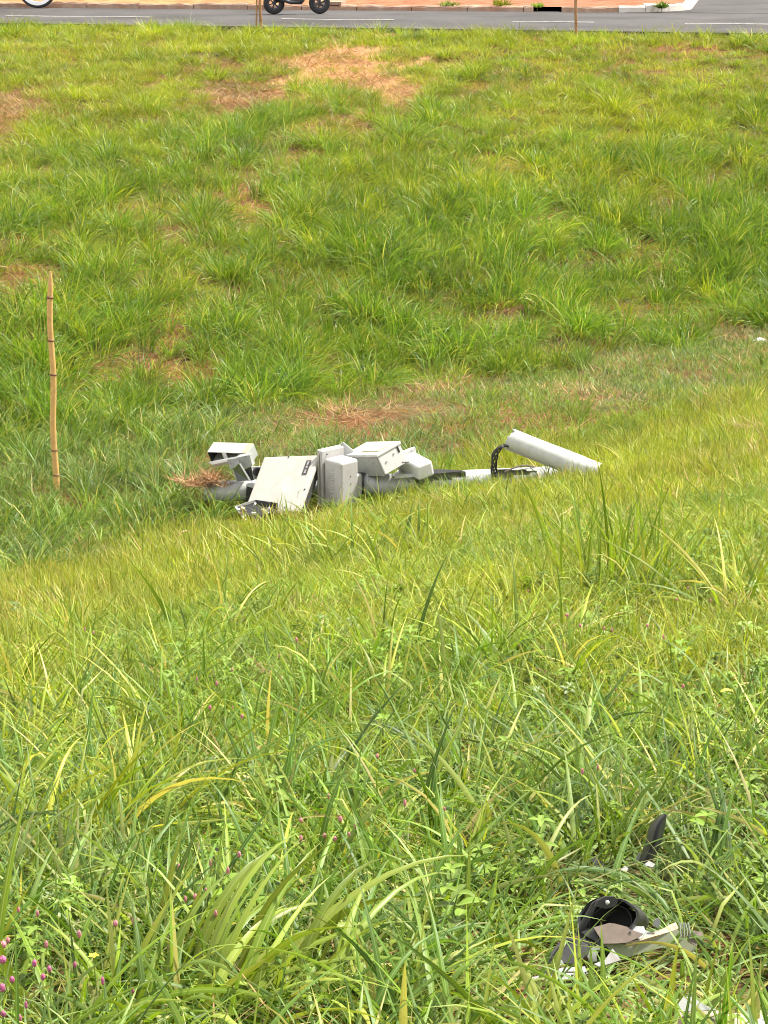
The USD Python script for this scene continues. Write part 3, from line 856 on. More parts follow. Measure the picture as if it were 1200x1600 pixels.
fp = thing('fallen_pole', 'long grey galvanised steel pole lying torn across the ditch under the boxes', 'pole', A, FR)
obj('tube', pole_mesh(A, B, 0.064, 0.075, 110, 30, tear, 0.02, 0.0, 3), M['galv'], fp, smooth=50)
flap = np.array([[along(645), 0.052, -0.072], [along(685), 0.060, -0.070], [along(729), 0.040, -0.074], [along(724), 0.032, -0.078], [along(690), 0.012, -0.085], [along(652), 0.012, -0.083]])
fm = np.vstack([flap, flap - [0, 0, 0.004]])
ff = [(0, 1, 4, 5), (1, 2, 3, 4), (6, 11, 10, 7), (7, 10, 9, 8)] + [(a, a + 6, (a + 1) % 6 + 6, (a + 1) % 6) for a in range(6)]
obj('torn_flap', (fm, np.array(ff)), M['black'], fp, label='black torn flap of steel')
lip = [(along(790) + t * (along(845) - along(790)), 0.045 - 0.055 * t, -0.062 - 0.03 * math.sin(math.pi * t)) for t in np.linspace(0, 1, 9)]
obj('torn_edge', tube(lip, 0.006, 6), M['brown'], fp, smooth=40, label='curled brown torn edge')
for k, pxx in enumerate((577, 592)):
    ring = trimesh.creation.annulus(r_min=0.072, r_max=0.0785, height=0.012, sections=30)
    ring.apply_transform(trimesh.transformations.rotation_matrix(math.pi / 2, [0, 1, 0]))
    ring.apply_translation([along(pxx), 0, 0])
    obj('pipe_clamp', ring, M['galv'], fp, smooth=40)
cl = trimesh.util.concatenate([plate(along(583), along(587), 0.0, 0.03, -0.115, -0.07), plate(along(591), along(594), 0.0, 0.03, -0.113, -0.07), plate(along(582), along(596), -0.005, 0.035, -0.073, -0.069)])
obj('bracket', cl, M['galv'], fp)
sleeve = trimesh.creation.annulus(r_min=0.0755, r_max=0.083, height=0.05, sections=30)
sleeve.apply_transform(trimesh.transformations.rotation_matrix(math.pi / 2, [0, 1, 0]))
sleeve.apply_translation([along(566), 0, 0])
obj('collar', sleeve, M['charcoal'], fp, smooth=40, label='dark collar')

# broken upper piece leaning on it
A2, B2 = W(801, 688, -0.06), W(934, 741, -0.22)
F2 = frame(B2 - A2, np.array([0, -1.0, 0.1]))
bp = thing('broken_pole', 'broken grey pole piece with a jagged open end leaning up out of the grass', 'pole', A2, F2)
L2 = np.linalg.norm(B2 - A2)
obj('tube', pole_mesh(A2, B2, 0.068, 0.072, 40, 28, lambda x, g: x < 0.045 and 100 < math.degrees(g) < 185, 0.035, 0.0, 7, 0.003), M['galvl'], bp, smooth=50)
inner = trimesh.creation.cylinder(radius=0.062, height=0.01, sections=24)
inner.apply_transform(trimesh.transformations.rotation_matrix(math.pi / 2, [0, 1, 0]))
inner.apply_translation([0.09, 0, 0])
obj('inner_bulkhead', inner, M['dark'], bp)

# cables
cb = thing('cable_bundle', 'twisted black cables hanging from the broken pole end down to the torn pole', 'cable', W(771, 747, -0.08))
key = np.array([W(812, 699, -0.06), W(797, 697, -0.10), W(786, 697, -0.12), W(777, 704, -0.12), W(773, 716, -0.12), W(772, 730, -0.11), W(771, 742, -0.10), W(774, 750, -0.05)])
from scipy.interpolate import CubicSpline
cs = CubicSpline(np.linspace(0, 1, len(key)), key)
tt = np.linspace(0, 1, 60)
mid = cs(tt)
for k in range(5):
    ph = k * 2 * math.pi / 5 + tt * 11
    off = (0.010 + 0.010 * np.sin(tt * math.pi)) * (1 if k % 2 else 0.8)
    pth = mid + np.stack([np.cos(ph) * off, np.sin(ph) * off, 0.3 * np.sin(ph + 1) * off], 1)
    obj('cable', local(tube(pth, 0.0052, 7), W(771, 747, -0.08), np.eye(3)), M['black'], cb, smooth=60)

# the big pale door panel leaning on its open cabinet
ut, vt = cvec(87, -2, 43, KW), cvec(-27, 85, 60, KW)
o = W(413, 714, 0.05)
FD = frame(ut, vt)
UL, VL = np.linalg.norm(ut), np.linalg.norm(vt) + 0.01
cab = thing('cabinet', 'open equipment cabinet with large cream door leaning in front, dark sticker at its corner', 'cabinet', o, FD)
nside = 1 if (FD[:, 2] @ CT) < 0 else -1                      # local z sign that points away from us
door = rbox(0, UL, 0, VL, min(0, nside * 0.028), max(0, nside * 0.028), 0.005)
dv = trimesh.Trimesh(door.vertices, door.faces)
gx_, gy_ = np.meshgrid(np.linspace(0.004, UL - 0.004, 30), np.linspace(0.004, VL - 0.004, 34))
bulge = 0.004 * np.exp(-(((gx_ - UL * .55) / .06) ** 2 + ((gy_ - VL * .66) / .04) ** 2)) - 0.003 * np.exp(-(((gx_ - UL * .62) / .02) ** 2 + ((gy_ - VL * .3) / .12) ** 2))
rimh = np.minimum(np.minimum(gx_, UL - gx_), np.minimum(gy_, VL - gy_))
bulge = bulge - 0.0015 * (rimh < 0.010)
skinv = np.stack([gx_, gy_, -nside * (0.0022 + bulge)], -1).reshape(-1, 3)
i, j = np.meshgrid(np.arange(33), np.arange(29), indexing='ij')
skinf = np.stack([i * 30 + j, i * 30 + j + 1, (i + 1) * 30 + j + 1, (i + 1) * 30 + j], -1).reshape(-1, 4)
dr = obj('door', door, M['paint'], cab, smooth=40)
obj('door_skin', (skinv, skinf), M['paint'], cab, smooth=True)
zf = -nside * 0.0045
stk = obj('sticker', plate(UL * 0.815, UL * 0.905, VL * 0.10, VL * 0.355, min(zf, zf - nside * 0.001), max(zf, zf - nside * 0.001)), M['label'], cab)
for (a, b) in ((0.12, 0.185), (0.20, 0.245), (0.265, 0.335)):
    zq = zf - nside * 0.0018
    obj('sticker_mark', plate(UL * 0.845, UL * 0.877, VL * a, VL * b, min(zq, zq - nside * 0.0006), max(zq, zq - nside * 0.0006), 0.0002), M['pcb'], stk)
for (a, b) in ((0.72, 0.93), (0.46, 0.025), (0.965, 0.62)):
    zq = zf
    sc = trimesh.creation.cylinder(radius=0.005, height=0.003, sections=12)
    sc.apply_translation([UL * a, VL * b, zq])
    obj('screw', sc, M['charcoal'], cab)
body = [plate(0.02, UL - 0.015, 0.02, VL - 0.05, min(nside * .09, nside * .092), max(nside * .09, nside * .092))]
z0b, z1b = min(nside * .032, nside * .09), max(nside * .032, nside * .09)
body += [plate(0.02, 0.024, 0.02, VL - 0.05, z0b, z1b), plate(UL - 0.019, UL - 0.015, 0.02, VL - 0.05, z0b, z1b), plate(0.02, UL - 0.015, 0.02, 0.024, z0b, z1b), plate(0.02, UL - 0.015, VL - 0.054, VL - 0.05, z0b, z1b)]
obj('body', trimesh.util.concatenate(body), M['dark'], cab, label='dark box behind the door')

# grey moulded housing with raised letters
oh = W(532, 723, -0.27)
ul, ur = cvec(-27, -3, -27, KW), cvec(28, -3, -27, KW)
FH = np.stack([unit(ur * [1, 1, 0]), unit(-np.cross([0, 0, 1.0], unit(ur * [1, 1, 0]))) * 1.0, [0, 0, 1.0]], 1)
FH[:, 1] = np.cross(FH[:, 2], FH[:, 0])                       # x to the right and away, y to the left and away, z up
lx, ly, hz = 0.155, 0.155, 0.29
hs = thing('moulded_housing', 'upright rounded grey plastic housing with raised letters beside the cream door', 'equipment box', oh, FH)
hb = rbox(0, lx, 0, ly, -hz, 0, 0.022, 2)
obj('shell', hb, M['greyp'], hs, smooth=35)
obj('neck', rbox(lx - 0.03, lx + 0.05, 0.02, ly - 0.02, -hz + 0.03, -0.11, 0.015, 2), M['greyp'], hs, smooth=35)
obj('flange', rbox(-0.012, lx + 0.02, ly + 0.002, ly + 0.022, -hz - 0.02, 0.045, 0.006), M['greyp'], hs, smooth=35)
obj('flange', rbox(-0.016, lx + 0.02, ly + 0.027, ly + 0.046, -hz - 0.02, 0.05, 0.006), M['paint'], hs, smooth=35)
# letters run down the left face (its outward normal is local -x)
let = []
for k, ch in enumerate('IUNAHYC'):
    t = meshkit.text_mesh(ch, 0.022, 0.004)
    t.apply_translation(-t.bounds.mean(0) * [1, 1, 0])
    v = np.array(t.vertices)
    # text x -> down, text y -> towards local -y, depth -> -x
    zc = -0.055 - k * 0.029
    let.append(trimesh.Trimesh(np.stack([-v[:, 2] - 0.0005, 0.075 - v[:, 1] * -1.0, zc - v[:, 0]], 1), t.faces))
for t in let:
    obj('letter', t, M['white'], hs)
for (yy, zz_) in ((0.05, 0.0),):
    pass
for zz_ in (-0.10, -0.15, -0.21):
    sc = trimesh.creation.icosphere(subdivisions=1, radius=0.004)
    sc.apply_translation([lx * 0.55, 0.0, zz_])
    obj('rivet', sc, M['charcoal'], hs)
sc = trimesh.creation.icosphere(subdivisions=1, radius=0.005)
sc.apply_translation([0.03, ly, 0.02])
obj('rivet', sc, M['charcoal'], hs)

# bent white flap behind it
wf = thing('bent_flap', 'bent white sheet metal flap pointing up behind the grey housing', 'metal flap', W(531, 713, 0.2))
o = W(531, 713, 0.2)


def tri_slab(pts, th):
    pts = np.asarray(pts)
    n = unit(np.cross(pts[1] - pts[0], pts[2] - pts[0]))
    if n @ CT < 0:
        n = -n
    k = len(pts)
    v = np.vstack([pts, pts - n * th])
    f = [(0, a, a + 1) for a in range(1, k - 1)] + [(k, k + a + 1, k + a) for a in range(1, k - 1)]
    f += sum([[(a, (a + 1) % k, (a + 1) % k + k), (a, (a + 1) % k + k, a + k)] for a in range(k)], [])
    return v, np.array(f)


obj('left_leaf', local(tri_slab([W(511, 714, .14), W(535.5, 691, .22), W(529, 717, .24)], .003), o, np.eye(3)), M['paint'], wf)
obj('right_leaf', local(tri_slab([W(536.2, 691, .222), W(552, 704, .16), W(553, 724, .16), W(529.7, 717, .242)], .003), o, np.eye(3)), M['white'], wf)
hole = trimesh.creation.icosphere(subdivisions=1, radius=0.005)
hole.apply_translation(W(533, 711, .2) - o + CT * 0.012)
obj('bolt', hole, M['black'], wf)

# white box with a yellowed plate on its top
ob = W(538, 712, 0.20)
u_, w_ = cvec(51, 2, 95, KW), cvec(36, -21, -19, KW)
FB = frame(u_, w_)
sgn = 1 if FB[:, 2] @ CD > 0 else -1                          # local z sign that points down
bu, bw, bv = np.linalg.norm(u_), np.linalg.norm(w_), 37.0 / KW
FB = np.stack([FB[:, 0], FB[:, 1], FB[:, 2]], 1)
wb = thing('junction_box', 'tilted white metal box with a yellowed plate on top resting on the pole', 'equipment box', ob, FB)
zlo, zhi = sorted((0, sgn * bv))
obj('body', rbox(0, bu, 0.004, bw - 0.004, zlo + 0.012, zhi, 0.004), M['white'], wb, smooth=40)
lid0, lid1 = sorted((sgn * -0.006, sgn * 0.014))
obj('lid', rbox(-0.006, bu + 0.006, -0.004, bw + 0.004, lid0, lid1, 0.005), M['white'], wb, smooth=40)
f0, f1 = sorted((sgn * 0.016, sgn * (bv - 0.004)))
obj('front_plate', plate(0.006, bu - 0.012, -0.0005, 0.0035, f0, f1), M['under'], wb, label='grey side plate facing the grass')
p0, p1 = sorted((sgn * -0.0066, sgn * -0.013))
obj('top_plate', plate(bu * 0.42, bu * 0.93, bw * 0.20, bw * 0.74, p0, p1), M['yellow'], wb, label='yellowed plate with a dark slot')
obj('slot', plate(bu * 0.955, bu * 0.985, bw * 0.3, bw * 0.55, *sorted((sgn * -0.0062, sgn * -0.0085))), M['under'], wb)
for (a, b) in ((0.25, 0.45), (0.62, 0.30)):
    scw = trimesh.creation.cylinder(radius=0.006, height=0.006, sections=12)
    scw.apply_transform(trimesh.transformations.rotation_matrix(math.pi / 2, [0, 1, 0]))
    scw.apply_translation([bu + 0.001, bw * a, sgn * bv * b])
    obj('screw', scw, M['under'], wb)
for (a, b) in ((0.80, 0.30), (0.30, 0.28)):
    scw = trimesh.creation.cylinder(radius=0.006, height=0.006, sections=12)
    scw.apply_transform(trimesh.transformations.rotation_matrix(math.pi / 2, [1, 0, 0]))
    scw.apply_translation([bu * a, -0.003, sgn * bv * b])
    obj('screw', scw, M['galv'], wb)
obj('seal', plate(bu - 0.001, bu + 0.003, bw * 0.80, bw * 0.87, *sorted((sgn * 0.016, sgn * 0.055))), M['black'], wb)
cord = [np.array([bu + 0.004, bw * t, sgn * bv * (0.42 + 0.5 * t)]) + [0.01 * math.sin(3 * t), 0, 0] for t in np.linspace(0.75, 1.0, 6)]
obj('gasket', tube(cord, 0.005, 6), M['black'], wb)

# white moulded cover at the right
od = W(621, 713, 0.06)
u_, w_ = cvec(29, 17, 50, KW), cvec(25, -10, -11, KW)
FC = frame(u_, w_)
sg = 1 if FC[:, 2] @ CD > 0 else -1
cu, cw = np.linalg.norm(u_), np.linalg.norm(w_)
mc = thing('white_cover', 'smooth white moulded cover with a flange resting on the pole beside the white box', 'equipment cover', od, FC)
obj('shell', rbox(0.012, cu, 0, cw, *sorted((0, sg * 0.105)), 0.02, 2), M['white'], mc, smooth=35)
obj('flange', rbox(-0.004, 0.014, -0.012, cw + 0.012, *sorted((-sg * 0.022, sg * 0.12)), 0.006), M['white'], mc, smooth=35)
scw = trimesh.creation.icosphere(subdivisions=1, radius=0.006)
scw.apply_translation([0.016, cw * 0.85, -sg * 0.008])
obj('rivet', scw, M['under'], mc)
scw = trimesh.creation.icosphere(subdivisions=1, radius=0.004)
scw.apply_translation([cu * 0.8, cw * 0.25, -sg * 0.001])
obj('rivet', scw, M['greyp'], mc)
pl = thing('base_plate', 'flat grey mounting plate between the white cover and the pole', 'metal plate', W(616, 744, 0.02))
obj('plate', local(tri_slab([W(613, 743, -.02), W(655, 738, -.05), W(650, 731, .1), W(622, 734, .12)], .008), W(616, 744, 0.02), np.eye(3)), M['galvl'], pl)
obj('rim', local(tri_slab([W(616, 748, -.06), W(650, 745, -.09), W(650, 740, -.085), W(616, 742, -.055)], .004), W(616, 744, 0.02), np.eye(3)), M['galvl'], pl)

# broken camera housing at the left
oc = W(323.5, 706, 0.24)
u_, w_ = cvec(66, 3, 33, KW), cvec(9, -16, -16.5, KW)
FK = frame(u_, w_)
sk = 1 if FK[:, 2] @ CD > 0 else -1
ku, kw, kv = np.linalg.norm(u_), np.linalg.norm(w_), 22.5 / KW
ch = thing('camera_housing', 'broken open metal camera housing with a round lens plate over dead straw', 'camera housing', oc, FK)


def kz(a, b):
    return sorted((sk * a, sk * b))


obj('top_plate', plate(0, ku, 0, kw, *kz(0, 0.005)), M['paint'], ch, label='cream top plate stained orange at one end')
obj('rust_stain', plate(ku * 0.86, ku * 0.995, kw * 0.05, kw * 0.95, *kz(-0.0006, -0.0012), 0.0003), plain('rust_stain', (0.58, 0.36, 0.22), 0.7, 0.2, 60), ch)
obj('end_plate', plate(ku - 0.004, ku, 0.002, kw, *kz(0.006, kv)), M['under'], ch)
obj('back_plate', plate(0, ku - 0.005, kw - 0.004, kw, *kz(0.006, kv)), M['dark'], ch)
obj('bottom_plate', plate(0, ku - 0.005, 0.004, kw - 0.005, *kz(kv - 0.004, kv)), M['under'], ch)
obj('divider', plate(ku * 0.36, ku * 0.46, 0.0, 0.004, *kz(0.006, kv * 0.75)), M['white'], ch)
obj('end_plate', plate(0.0, 0.003, 0.002, kw - 0.005, *kz(0.006, kv)), M['dark'], ch)


def chq(name, quad, th, mat):
    obj(name, local(tri_slab([W(*q) for q in quad], th), oc, FK), mat, ch)


chq('lower_lid', [(325, 722, .10), (391, 709, .06), (391, 713.5, .05), (332, 726, .09)], .05, M['white'])
chq('side_box', [(369, 715, .05), (390, 711, .03), (394.5, 728, .03), (379, 733, .05)], .06, M['under'])
chq('small_plate', [(354.5, 718, .04), (371, 716, .03), (373.5, 724, .02), (360, 734, .02)], .003, M['pcb'])
chq('glass_panel', [(363, 734, .02), (374, 725, .0), (391, 751, -.04), (369, 752, -.02)], .004, M['glass'])
chq('panel_edge', [(373.5, 724.5, -.005), (375.5, 724, -.006), (392, 751, -.046), (389.5, 751.5, -.045)], .004, M['white'])
chq('panel_edge', [(363, 734, .016), (364.6, 733, .015), (370.4, 752, -.024), (368.6, 752, -.024)], .004, M['fibre'])
chq('dark_plate', [(379, 735, .02), (393, 729, .0), (397, 750, .0), (390, 752, .0)], .004, M['charcoal'])
lens_plate = [(393, 728.5, -.01), (409, 729, .02), (407, 750, .02), (396.5, 749, -.01)]
chq('lens_plate', lens_plate, .006, M['white'])
lc = W(401.8, 737, 0.0)
ln = unit(np.cross(W(409, 729, .02) - W(393, 728.5, -.01), W(396.5, 749, -.01) - W(393, 728.5, -.01)))
ln = ln if ln @ CT > 0 else -ln
ring = trimesh.creation.annulus(r_min=0.021, r_max=0.029, height=0.02, sections=24)
disc = trimesh.creation.cylinder(radius=0.021, height=0.012, sections=24)
T4 = trimesh.geometry.align_vectors([0, 0, 1], ln)
for mm, nm, mt in ((ring, 'lens_ring', M['charcoal']), (disc, 'lens', M['black'])):
    mm.apply_transform(T4)
    mm.apply_translation(lc + ln * 0.004)
    obj(nm, local(mm, oc, FK), mt, ch, smooth=40)

# dark sleeve at the pole's left end
sl = thing('dark_sleeve', 'black box sleeve around the pole under the left camera housing', 'sleeve', W(392, 772, -0.02))
obj('sleeve', local(tri_slab([W(385, 758, -.02), W(402, 763, -.05), W(399, 786, -.05), W(384, 783, -.02)], .06), W(392, 772, -0.02), np.eye(3)), M['black'], sl)
obj('rim', local(tri_slab([W(384.5, 757, -.026), W(402, 762, -.056), W(402, 764.5, -.055), W(384.5, 759.5, -.025)], .05), W(392, 772, -0.02), np.eye(3)), M['galv'], sl)

# smashed electronics tray in front
ot = W(400, 800, -0.34)
et = thing('electronics_tray', 'smashed black electronics tray with loose parts in the grass before the door', 'electronics', ot)


def etq(name, quad, th, mat):
    obj(name, local(tri_slab([W(q[0], q[1], q[2] - 0.14) for q in quad], th), ot, np.eye(3)), mat, et)


etq('tray_bottom', [(368, 793, -.20), (399, 784, -.14), (434, 793, -.22), (402, 815, -.34)], .006, M['black'])
etq('tray_edge', [(367, 791.5, -.20), (399, 780.5, -.15), (400, 784, -.15), (368, 795, -.20)], .006, M['galvl'])
etq('tray_side', [(367, 792, -.20), (370, 791.5, -.2), (386, 812, -.34), (382, 813, -.34)], .005, M['galv'])
etq('tray_wall', [(399, 781, -.16), (433, 786, -.23), (433, 797, -.24), (399, 795, -.17)], .01, M['black'])
etq('clip', [(419, 785.5, -.235), (425, 784.5, -.235), (425, 789, -.235), (419, 789, -.235)], .01, M['black'])
for (px, py, dx_, dy_, m) in ((374, 797, 2.5, 2, 'greyp'), (379, 795, 3, 3, 'raw'), (382, 799, 2.5, 3, 'brown'), (377, 801, 3, 2, 'raw'), (381.5, 805, 2, 2, 'white'), (396, 802, 3, 1.5, 'white'),
                              (398, 788, 2.5, 1.5, 'greyp'), (411, 797, 2, 2, 'raw'), (414, 799, 2, 2, 'white'), (417, 801, 2.5, 2.5, 'white'), (420, 795, 2.5, 2, 'greyp')):
    c = W(px, py, -.42) - ot
    bx = rbox(-dx_ / KW, dx_ / KW, -0.008, 0.008, -dy_ / KW, dy_ / KW, 0.002, 0)
    bx.apply_transform(trimesh.transformations.rotation_matrix(px, [0.3, 1, 0.2]))
    bx.apply_translation(c)
    obj('component', bx, M[m], et)

# heap of dead straw
RS = np.random.default_rng(77)
hv, hf, huv = [], [], []
n0 = 0
for k in range(26):
    v, f, uv = blades(RS, 22, 0.05, (0.06, 0.17), (0.0035, 0.007), (0.7, 1.5), (-0.4, 0.6), 3, spread=3.0, kink=0.2)
    c = W(318 + RS.normal(0, 18), 760 - abs(RS.normal(0, 8)), 0.06 + RS.normal(0, .06))
    a = RS.uniform(0, 6.28)
    hv.append(v @ rz_(a).T + [c[0], c[1], c[2]]); hf.append(f + n0); huv.append(uv); n0 += len(v)
m_rust = grass_material('rusty_straw', [(0.0, (0.08, 0.035, 0.015)), (0.5, (0.20, 0.09, 0.045)), (0.85, (0.30, 0.15, 0.07)), (1.0, (0.40, 0.25, 0.12))], [(0.0, (0.08, 0.035, 0.015)), (0.5, (0.20, 0.09, 0.045)), (1.0, (0.36, 0.2, 0.1))], (0.2, 0.1, 0.05), transl=0.1, gloss=0.6)
hp = obj('dead_straw_heap', (np.vstack(hv), np.vstack(hf)), m_rust, smooth=True, uv=np.vstack(huv))
mark(hp, 'reddish brown heap of dead straw against the broken camera housing', 'straw', None, 'stuff')

# ------------------------------------------------------------------ bamboo stake and the two thin stakes at the road
def stake(name, label, base, top, r, mat, nodes=(), nmat=None):
    ax = top - base
    L = np.linalg.norm(ax)
    t = thing(name, label, 'stake', base)
    n = 28
    pth = np.array([base + ax * k / n + np.array([0.006 * math.sin(k * 0.5), 0, 0]) for k in range(n + 1)]) - base
    rad = np.full(n + 1, r)
    rad[-1] *= 0.35
    rad[-2] *= 0.75
    rad *= np.linspace(1.05, 0.9, n + 1)
    obj('shaft', tube(pth, rad, 12), mat, t, smooth=50)
    for q in nodes:
        c = pth[int(q * n)]
        obj('node', tube(np.array([c - unit(ax) * 0.008, c - unit(ax) * 0.003, c + unit(ax) * 0.003, c + unit(ax) * 0.008]), [r * 0.9, r * 1.16, r * 1.16, r * 0.9], 12), nmat or mat, t, smooth=50)
    return t


sb = at(87, 772)
sb[2] = z_at(sb[0], sb[1]) - 0.1
stake('bamboo_stake', 'tall pale bamboo stake standing upright at the left of the ditch', sb, onplane(76.5, 425, sb[1]) + [0, 0.02, 0], 0.020, M['bamboo'], (0.15, 0.265, 0.60, 0.72, 0.90), M['node'])
for (px, py, lab) in ((409, 37, 'thin brown stake by the road, in front of the small motorcycle'), (886, 40, 'thin brown stake by the road, in front of the storm drain side')):
    b = at(px, py + 4)
    b = np.array([(px - 600) / FPX * 30.6, y_crest((px - 600) / FPX * 30.6) + 0.1, 0])
    b[2] = z_at(b[0], b[1]) - 0.1
    t = stake('thin_stake', lab, b, b + [0.02 if px < 500 else -0.01, 0, 1.6], 0.021, M['bark'], (0.2, 0.45, 0.7), M['node'])
    if px < 500:
        obj('side_stick', tube(np.array([[-0.06, 0, 0.02], [-0.045, -0.01, 0.5], [0.0, -0.03, 1.4]]), 0.012, 7), M['bark'], t)

# ------------------------------------------------------------------ small motorcycle on the road
def wheel_parts(parent, cx, r, tr, rimw, spokes, tyre, rim, hubr=0.03, y=0.0, thin=False):
    ty = trimesh.creation.torus(r - tr, tr, major_sections=40, minor_sections=12)
    ty.apply_transform(trimesh.transformations.rotation_matrix(math.pi / 2, [1, 0, 0]))
    ty.apply_scale([1, 0.95, 1])
    ty.apply_translation([cx, y, r])
    w = obj('wheel', ty, tyre, parent, smooth=60)
    an = trimesh.creation.annulus(r_min=r - 2 * tr - rimw, r_max=r - 1.6 * tr, height=tr * 1.3, sections=40)
    an.apply_transform(trimesh.transformations.rotation_matrix(math.pi / 2, [1, 0, 0]))
    an.apply_translation([cx, y, r])
    obj('rim', an, rim, w, smooth=40)
    hb_ = trimesh.creation.cylinder(radius=hubr, height=tr * 2, sections=16)
    hb_.apply_transform(trimesh.transformations.rotation_matrix(math.pi / 2, [1, 0, 0]))
    hb_.apply_translation([cx, y, r])
    obj('hub', hb_, rim if not thin else M['alloy'], w)
    for k in range(spokes):
        a = k * 2 * math.pi / spokes + 0.3
        e = (r - 2 * tr - rimw * 0.5)
        d = np.array([math.cos(a), 0, math.sin(a)])
        c = np.array([cx, y, r])
        obj('spoke', tube(np.array([c + d * hubr * 0.8, c + d * e]), 0.0016 if thin else 0.011, 5), M['galv'] if thin else rim, w)
    return w


pa, pb = at(435, 21.5, flat=0.0), at(493, 22.5, flat=0.0)
ax = (pb - pa) / np.linalg.norm(pb - pa)
yaw = math.atan2(ax[1], ax[0]) + math.radians(30)
wbm = np.linalg.norm(pb - pa) / math.cos(math.radians(30))
mo = thing('motorcycle', 'small black motorcycle on the road, only its two wheels and underside showing', 'motorcycle', (pa + pb) / 2, rz=math.degrees(yaw))
h = wbm / 2
wheel_parts(mo, -h, 0.168, 0.036, 0.02, 6, M['rubber'], M['alloy'])
wheel_parts(mo, h, 0.168, 0.036, 0.02, 6, M['rubber'], M['alloy'])
obj('engine', rbox(-0.14, 0.10, -0.07, 0.07, 0.17, 0.36, 0.03, 2), M['charcoal'], mo, smooth=40)
obj('engine_guard', tube(np.array([[-0.22, -0.05, 0.25], [-0.1, -0.06, 0.165], [0.06, -0.06, 0.16], [0.16, -0.05, 0.28], [0.24, -0.03, 0.5]]), 0.016, 8), M['black'], mo, smooth=60)
obj('swing_arm', tube(np.array([[-h, -0.07, 0.2], [-0.1, -0.07, 0.24]]), 0.018, 8), M['black'], mo)
obj('swing_arm', tube(np.array([[-h, 0.07, 0.2], [-0.1, 0.07, 0.24]]), 0.018, 8), M['black'], mo)
obj('fork_leg', tube(np.array([[h, -0.065, 0.2], [h - 0.16, -0.065, 0.66]]), 0.016, 8), M['alloy'], mo)
obj('fork_leg', tube(np.array([[h, 0.065, 0.2], [h - 0.16, 0.065, 0.66]]), 0.016, 8), M['alloy'], mo)
obj('exhaust', tube(np.array([[0.08, -0.09, 0.3], [0.02, -0.1, 0.19], [-0.12, -0.1, 0.185], [-0.38, -0.12, 0.27]]), [0.014, 0.016, 0.03, 0.034], 10), M['alloy'], mo, smooth=60)
obj('frame', tube(np.array([[-0.34, 0, 0.5], [-0.1, 0, 0.46], [0.1, 0, 0.52], [h - 0.15, 0, 0.62], [0.12, 0, 0.34]]), 0.02, 8), M['black'], mo, smooth=60)
obj('fuel_tank', rbox(-0.06, 0.2, -0.08, 0.08, 0.5, 0.64, 0.05, 2), M['black'], mo, smooth=40)
obj('seat', rbox(-0.42, -0.05, -0.08, 0.08, 0.5, 0.57, 0.03, 2), M['charcoal'], mo, smooth=40)
obj('handlebar', tube(np.array([[h - 0.24, -0.27, 0.76], [h - 0.17, -0.1, 0.70], [h - 0.17, 0.1, 0.70], [h - 0.24, 0.27, 0.76]]), 0.011, 8), M['alloy'], mo)
lm = trimesh.creation.icosphere(subdivisions=2, radius=0.06)
lm.apply_translation([h - 0.08, 0, 0.64])
obj('headlight', lm, M['galv'], mo, smooth=True)
obj('rear_fender', rbox(-h - 0.05, -0.3, -0.05, 0.05, 0.44, 0.48, 0.018), M['black'], mo, smooth=40)

# bicycle at the left edge
pc = road_pt(float((at(71, 11, flat=0.0) - np.array([0, 36.05, 0])) @ RU), -0.10)
bi = thing('bicycle', 'bicycle with white rims parked at the far edge of the road', 'bicycle', pc, rz=math.degrees(math.atan2(RU[1], RU[0])))
wheel_parts(bi, 0.0, 0.345, 0.027, 0.045, 20, M['rubber'], M['chalk'], 0.025, thin=True)
wheel_parts(bi, -1.03, 0.345, 0.027, 0.045, 20, M['rubber'], M['chalk'], 0.025, thin=True)
bb = np.array([-0.62, 0, 0.29]); hd = np.array([-0.16, 0, 0.82]); hd2 = np.array([-0.13, 0, 0.70]); stp = np.array([-0.79, 0, 0.80]); rear = np.array([-1.03, 0, 0.345])
for a, b in ((bb, hd2), (stp, hd), (bb, stp), (hd, hd2)):
    obj('frame_tube', tube(np.array([a, b]), 0.017, 8), M['red'], bi)
for yy in (-0.05, 0.05):
    obj('fork_blade', tube(np.array([hd2 + [0, yy * .6, 0], [0.0, yy, 0.345]]), 0.011, 7), M['red'], bi)
    obj('stay', tube(np.array([bb + [0, yy * .6, 0], rear + [0, yy, 0]]), 0.009, 7), M['red'], bi)
    obj('stay', tube(np.array([stp + [0, yy * .3, 0], rear + [0, yy, 0]]), 0.008, 7), M['red'], bi)
obj('saddle', rbox(-0.95, -0.68, -0.07, 0.07, 0.88, 0.93, 0.022), M['black'], bi, smooth=40)
obj('seat_post', tube(np.array([stp, stp + [-0.02, 0, 0.1]]), 0.013, 8), M['galv'], bi)
obj('handlebar', tube(np.array([[-0.28, -0.28, 0.98], [-0.17, -0.1, 0.96], [-0.17, 0.1, 0.96], [-0.28, 0.28, 0.98]]), 0.012, 8), M['galv'], bi)
obj('stem', tube(np.array([hd, [-0.17, 0, 0.96]]), 0.013, 8), M['galv'], bi)
obj('kickstand', tube(np.array([[-0.70, -0.05, 0.26], [-0.66, -0.10, 0.12], [-0.61, -0.14, 0.0]]), 0.011, 7), M['black'], bi)
cr = trimesh.creation.annulus(r_min=0.07, r_max=0.085, height=0.006, sections=24)
cr.apply_transform(trimesh.transformations.rotation_matrix(math.pi / 2, [1, 0, 0])); cr.apply_translation(bb + [0, -0.06, 0])
obj('chainring', cr, M['alloy'], bi)
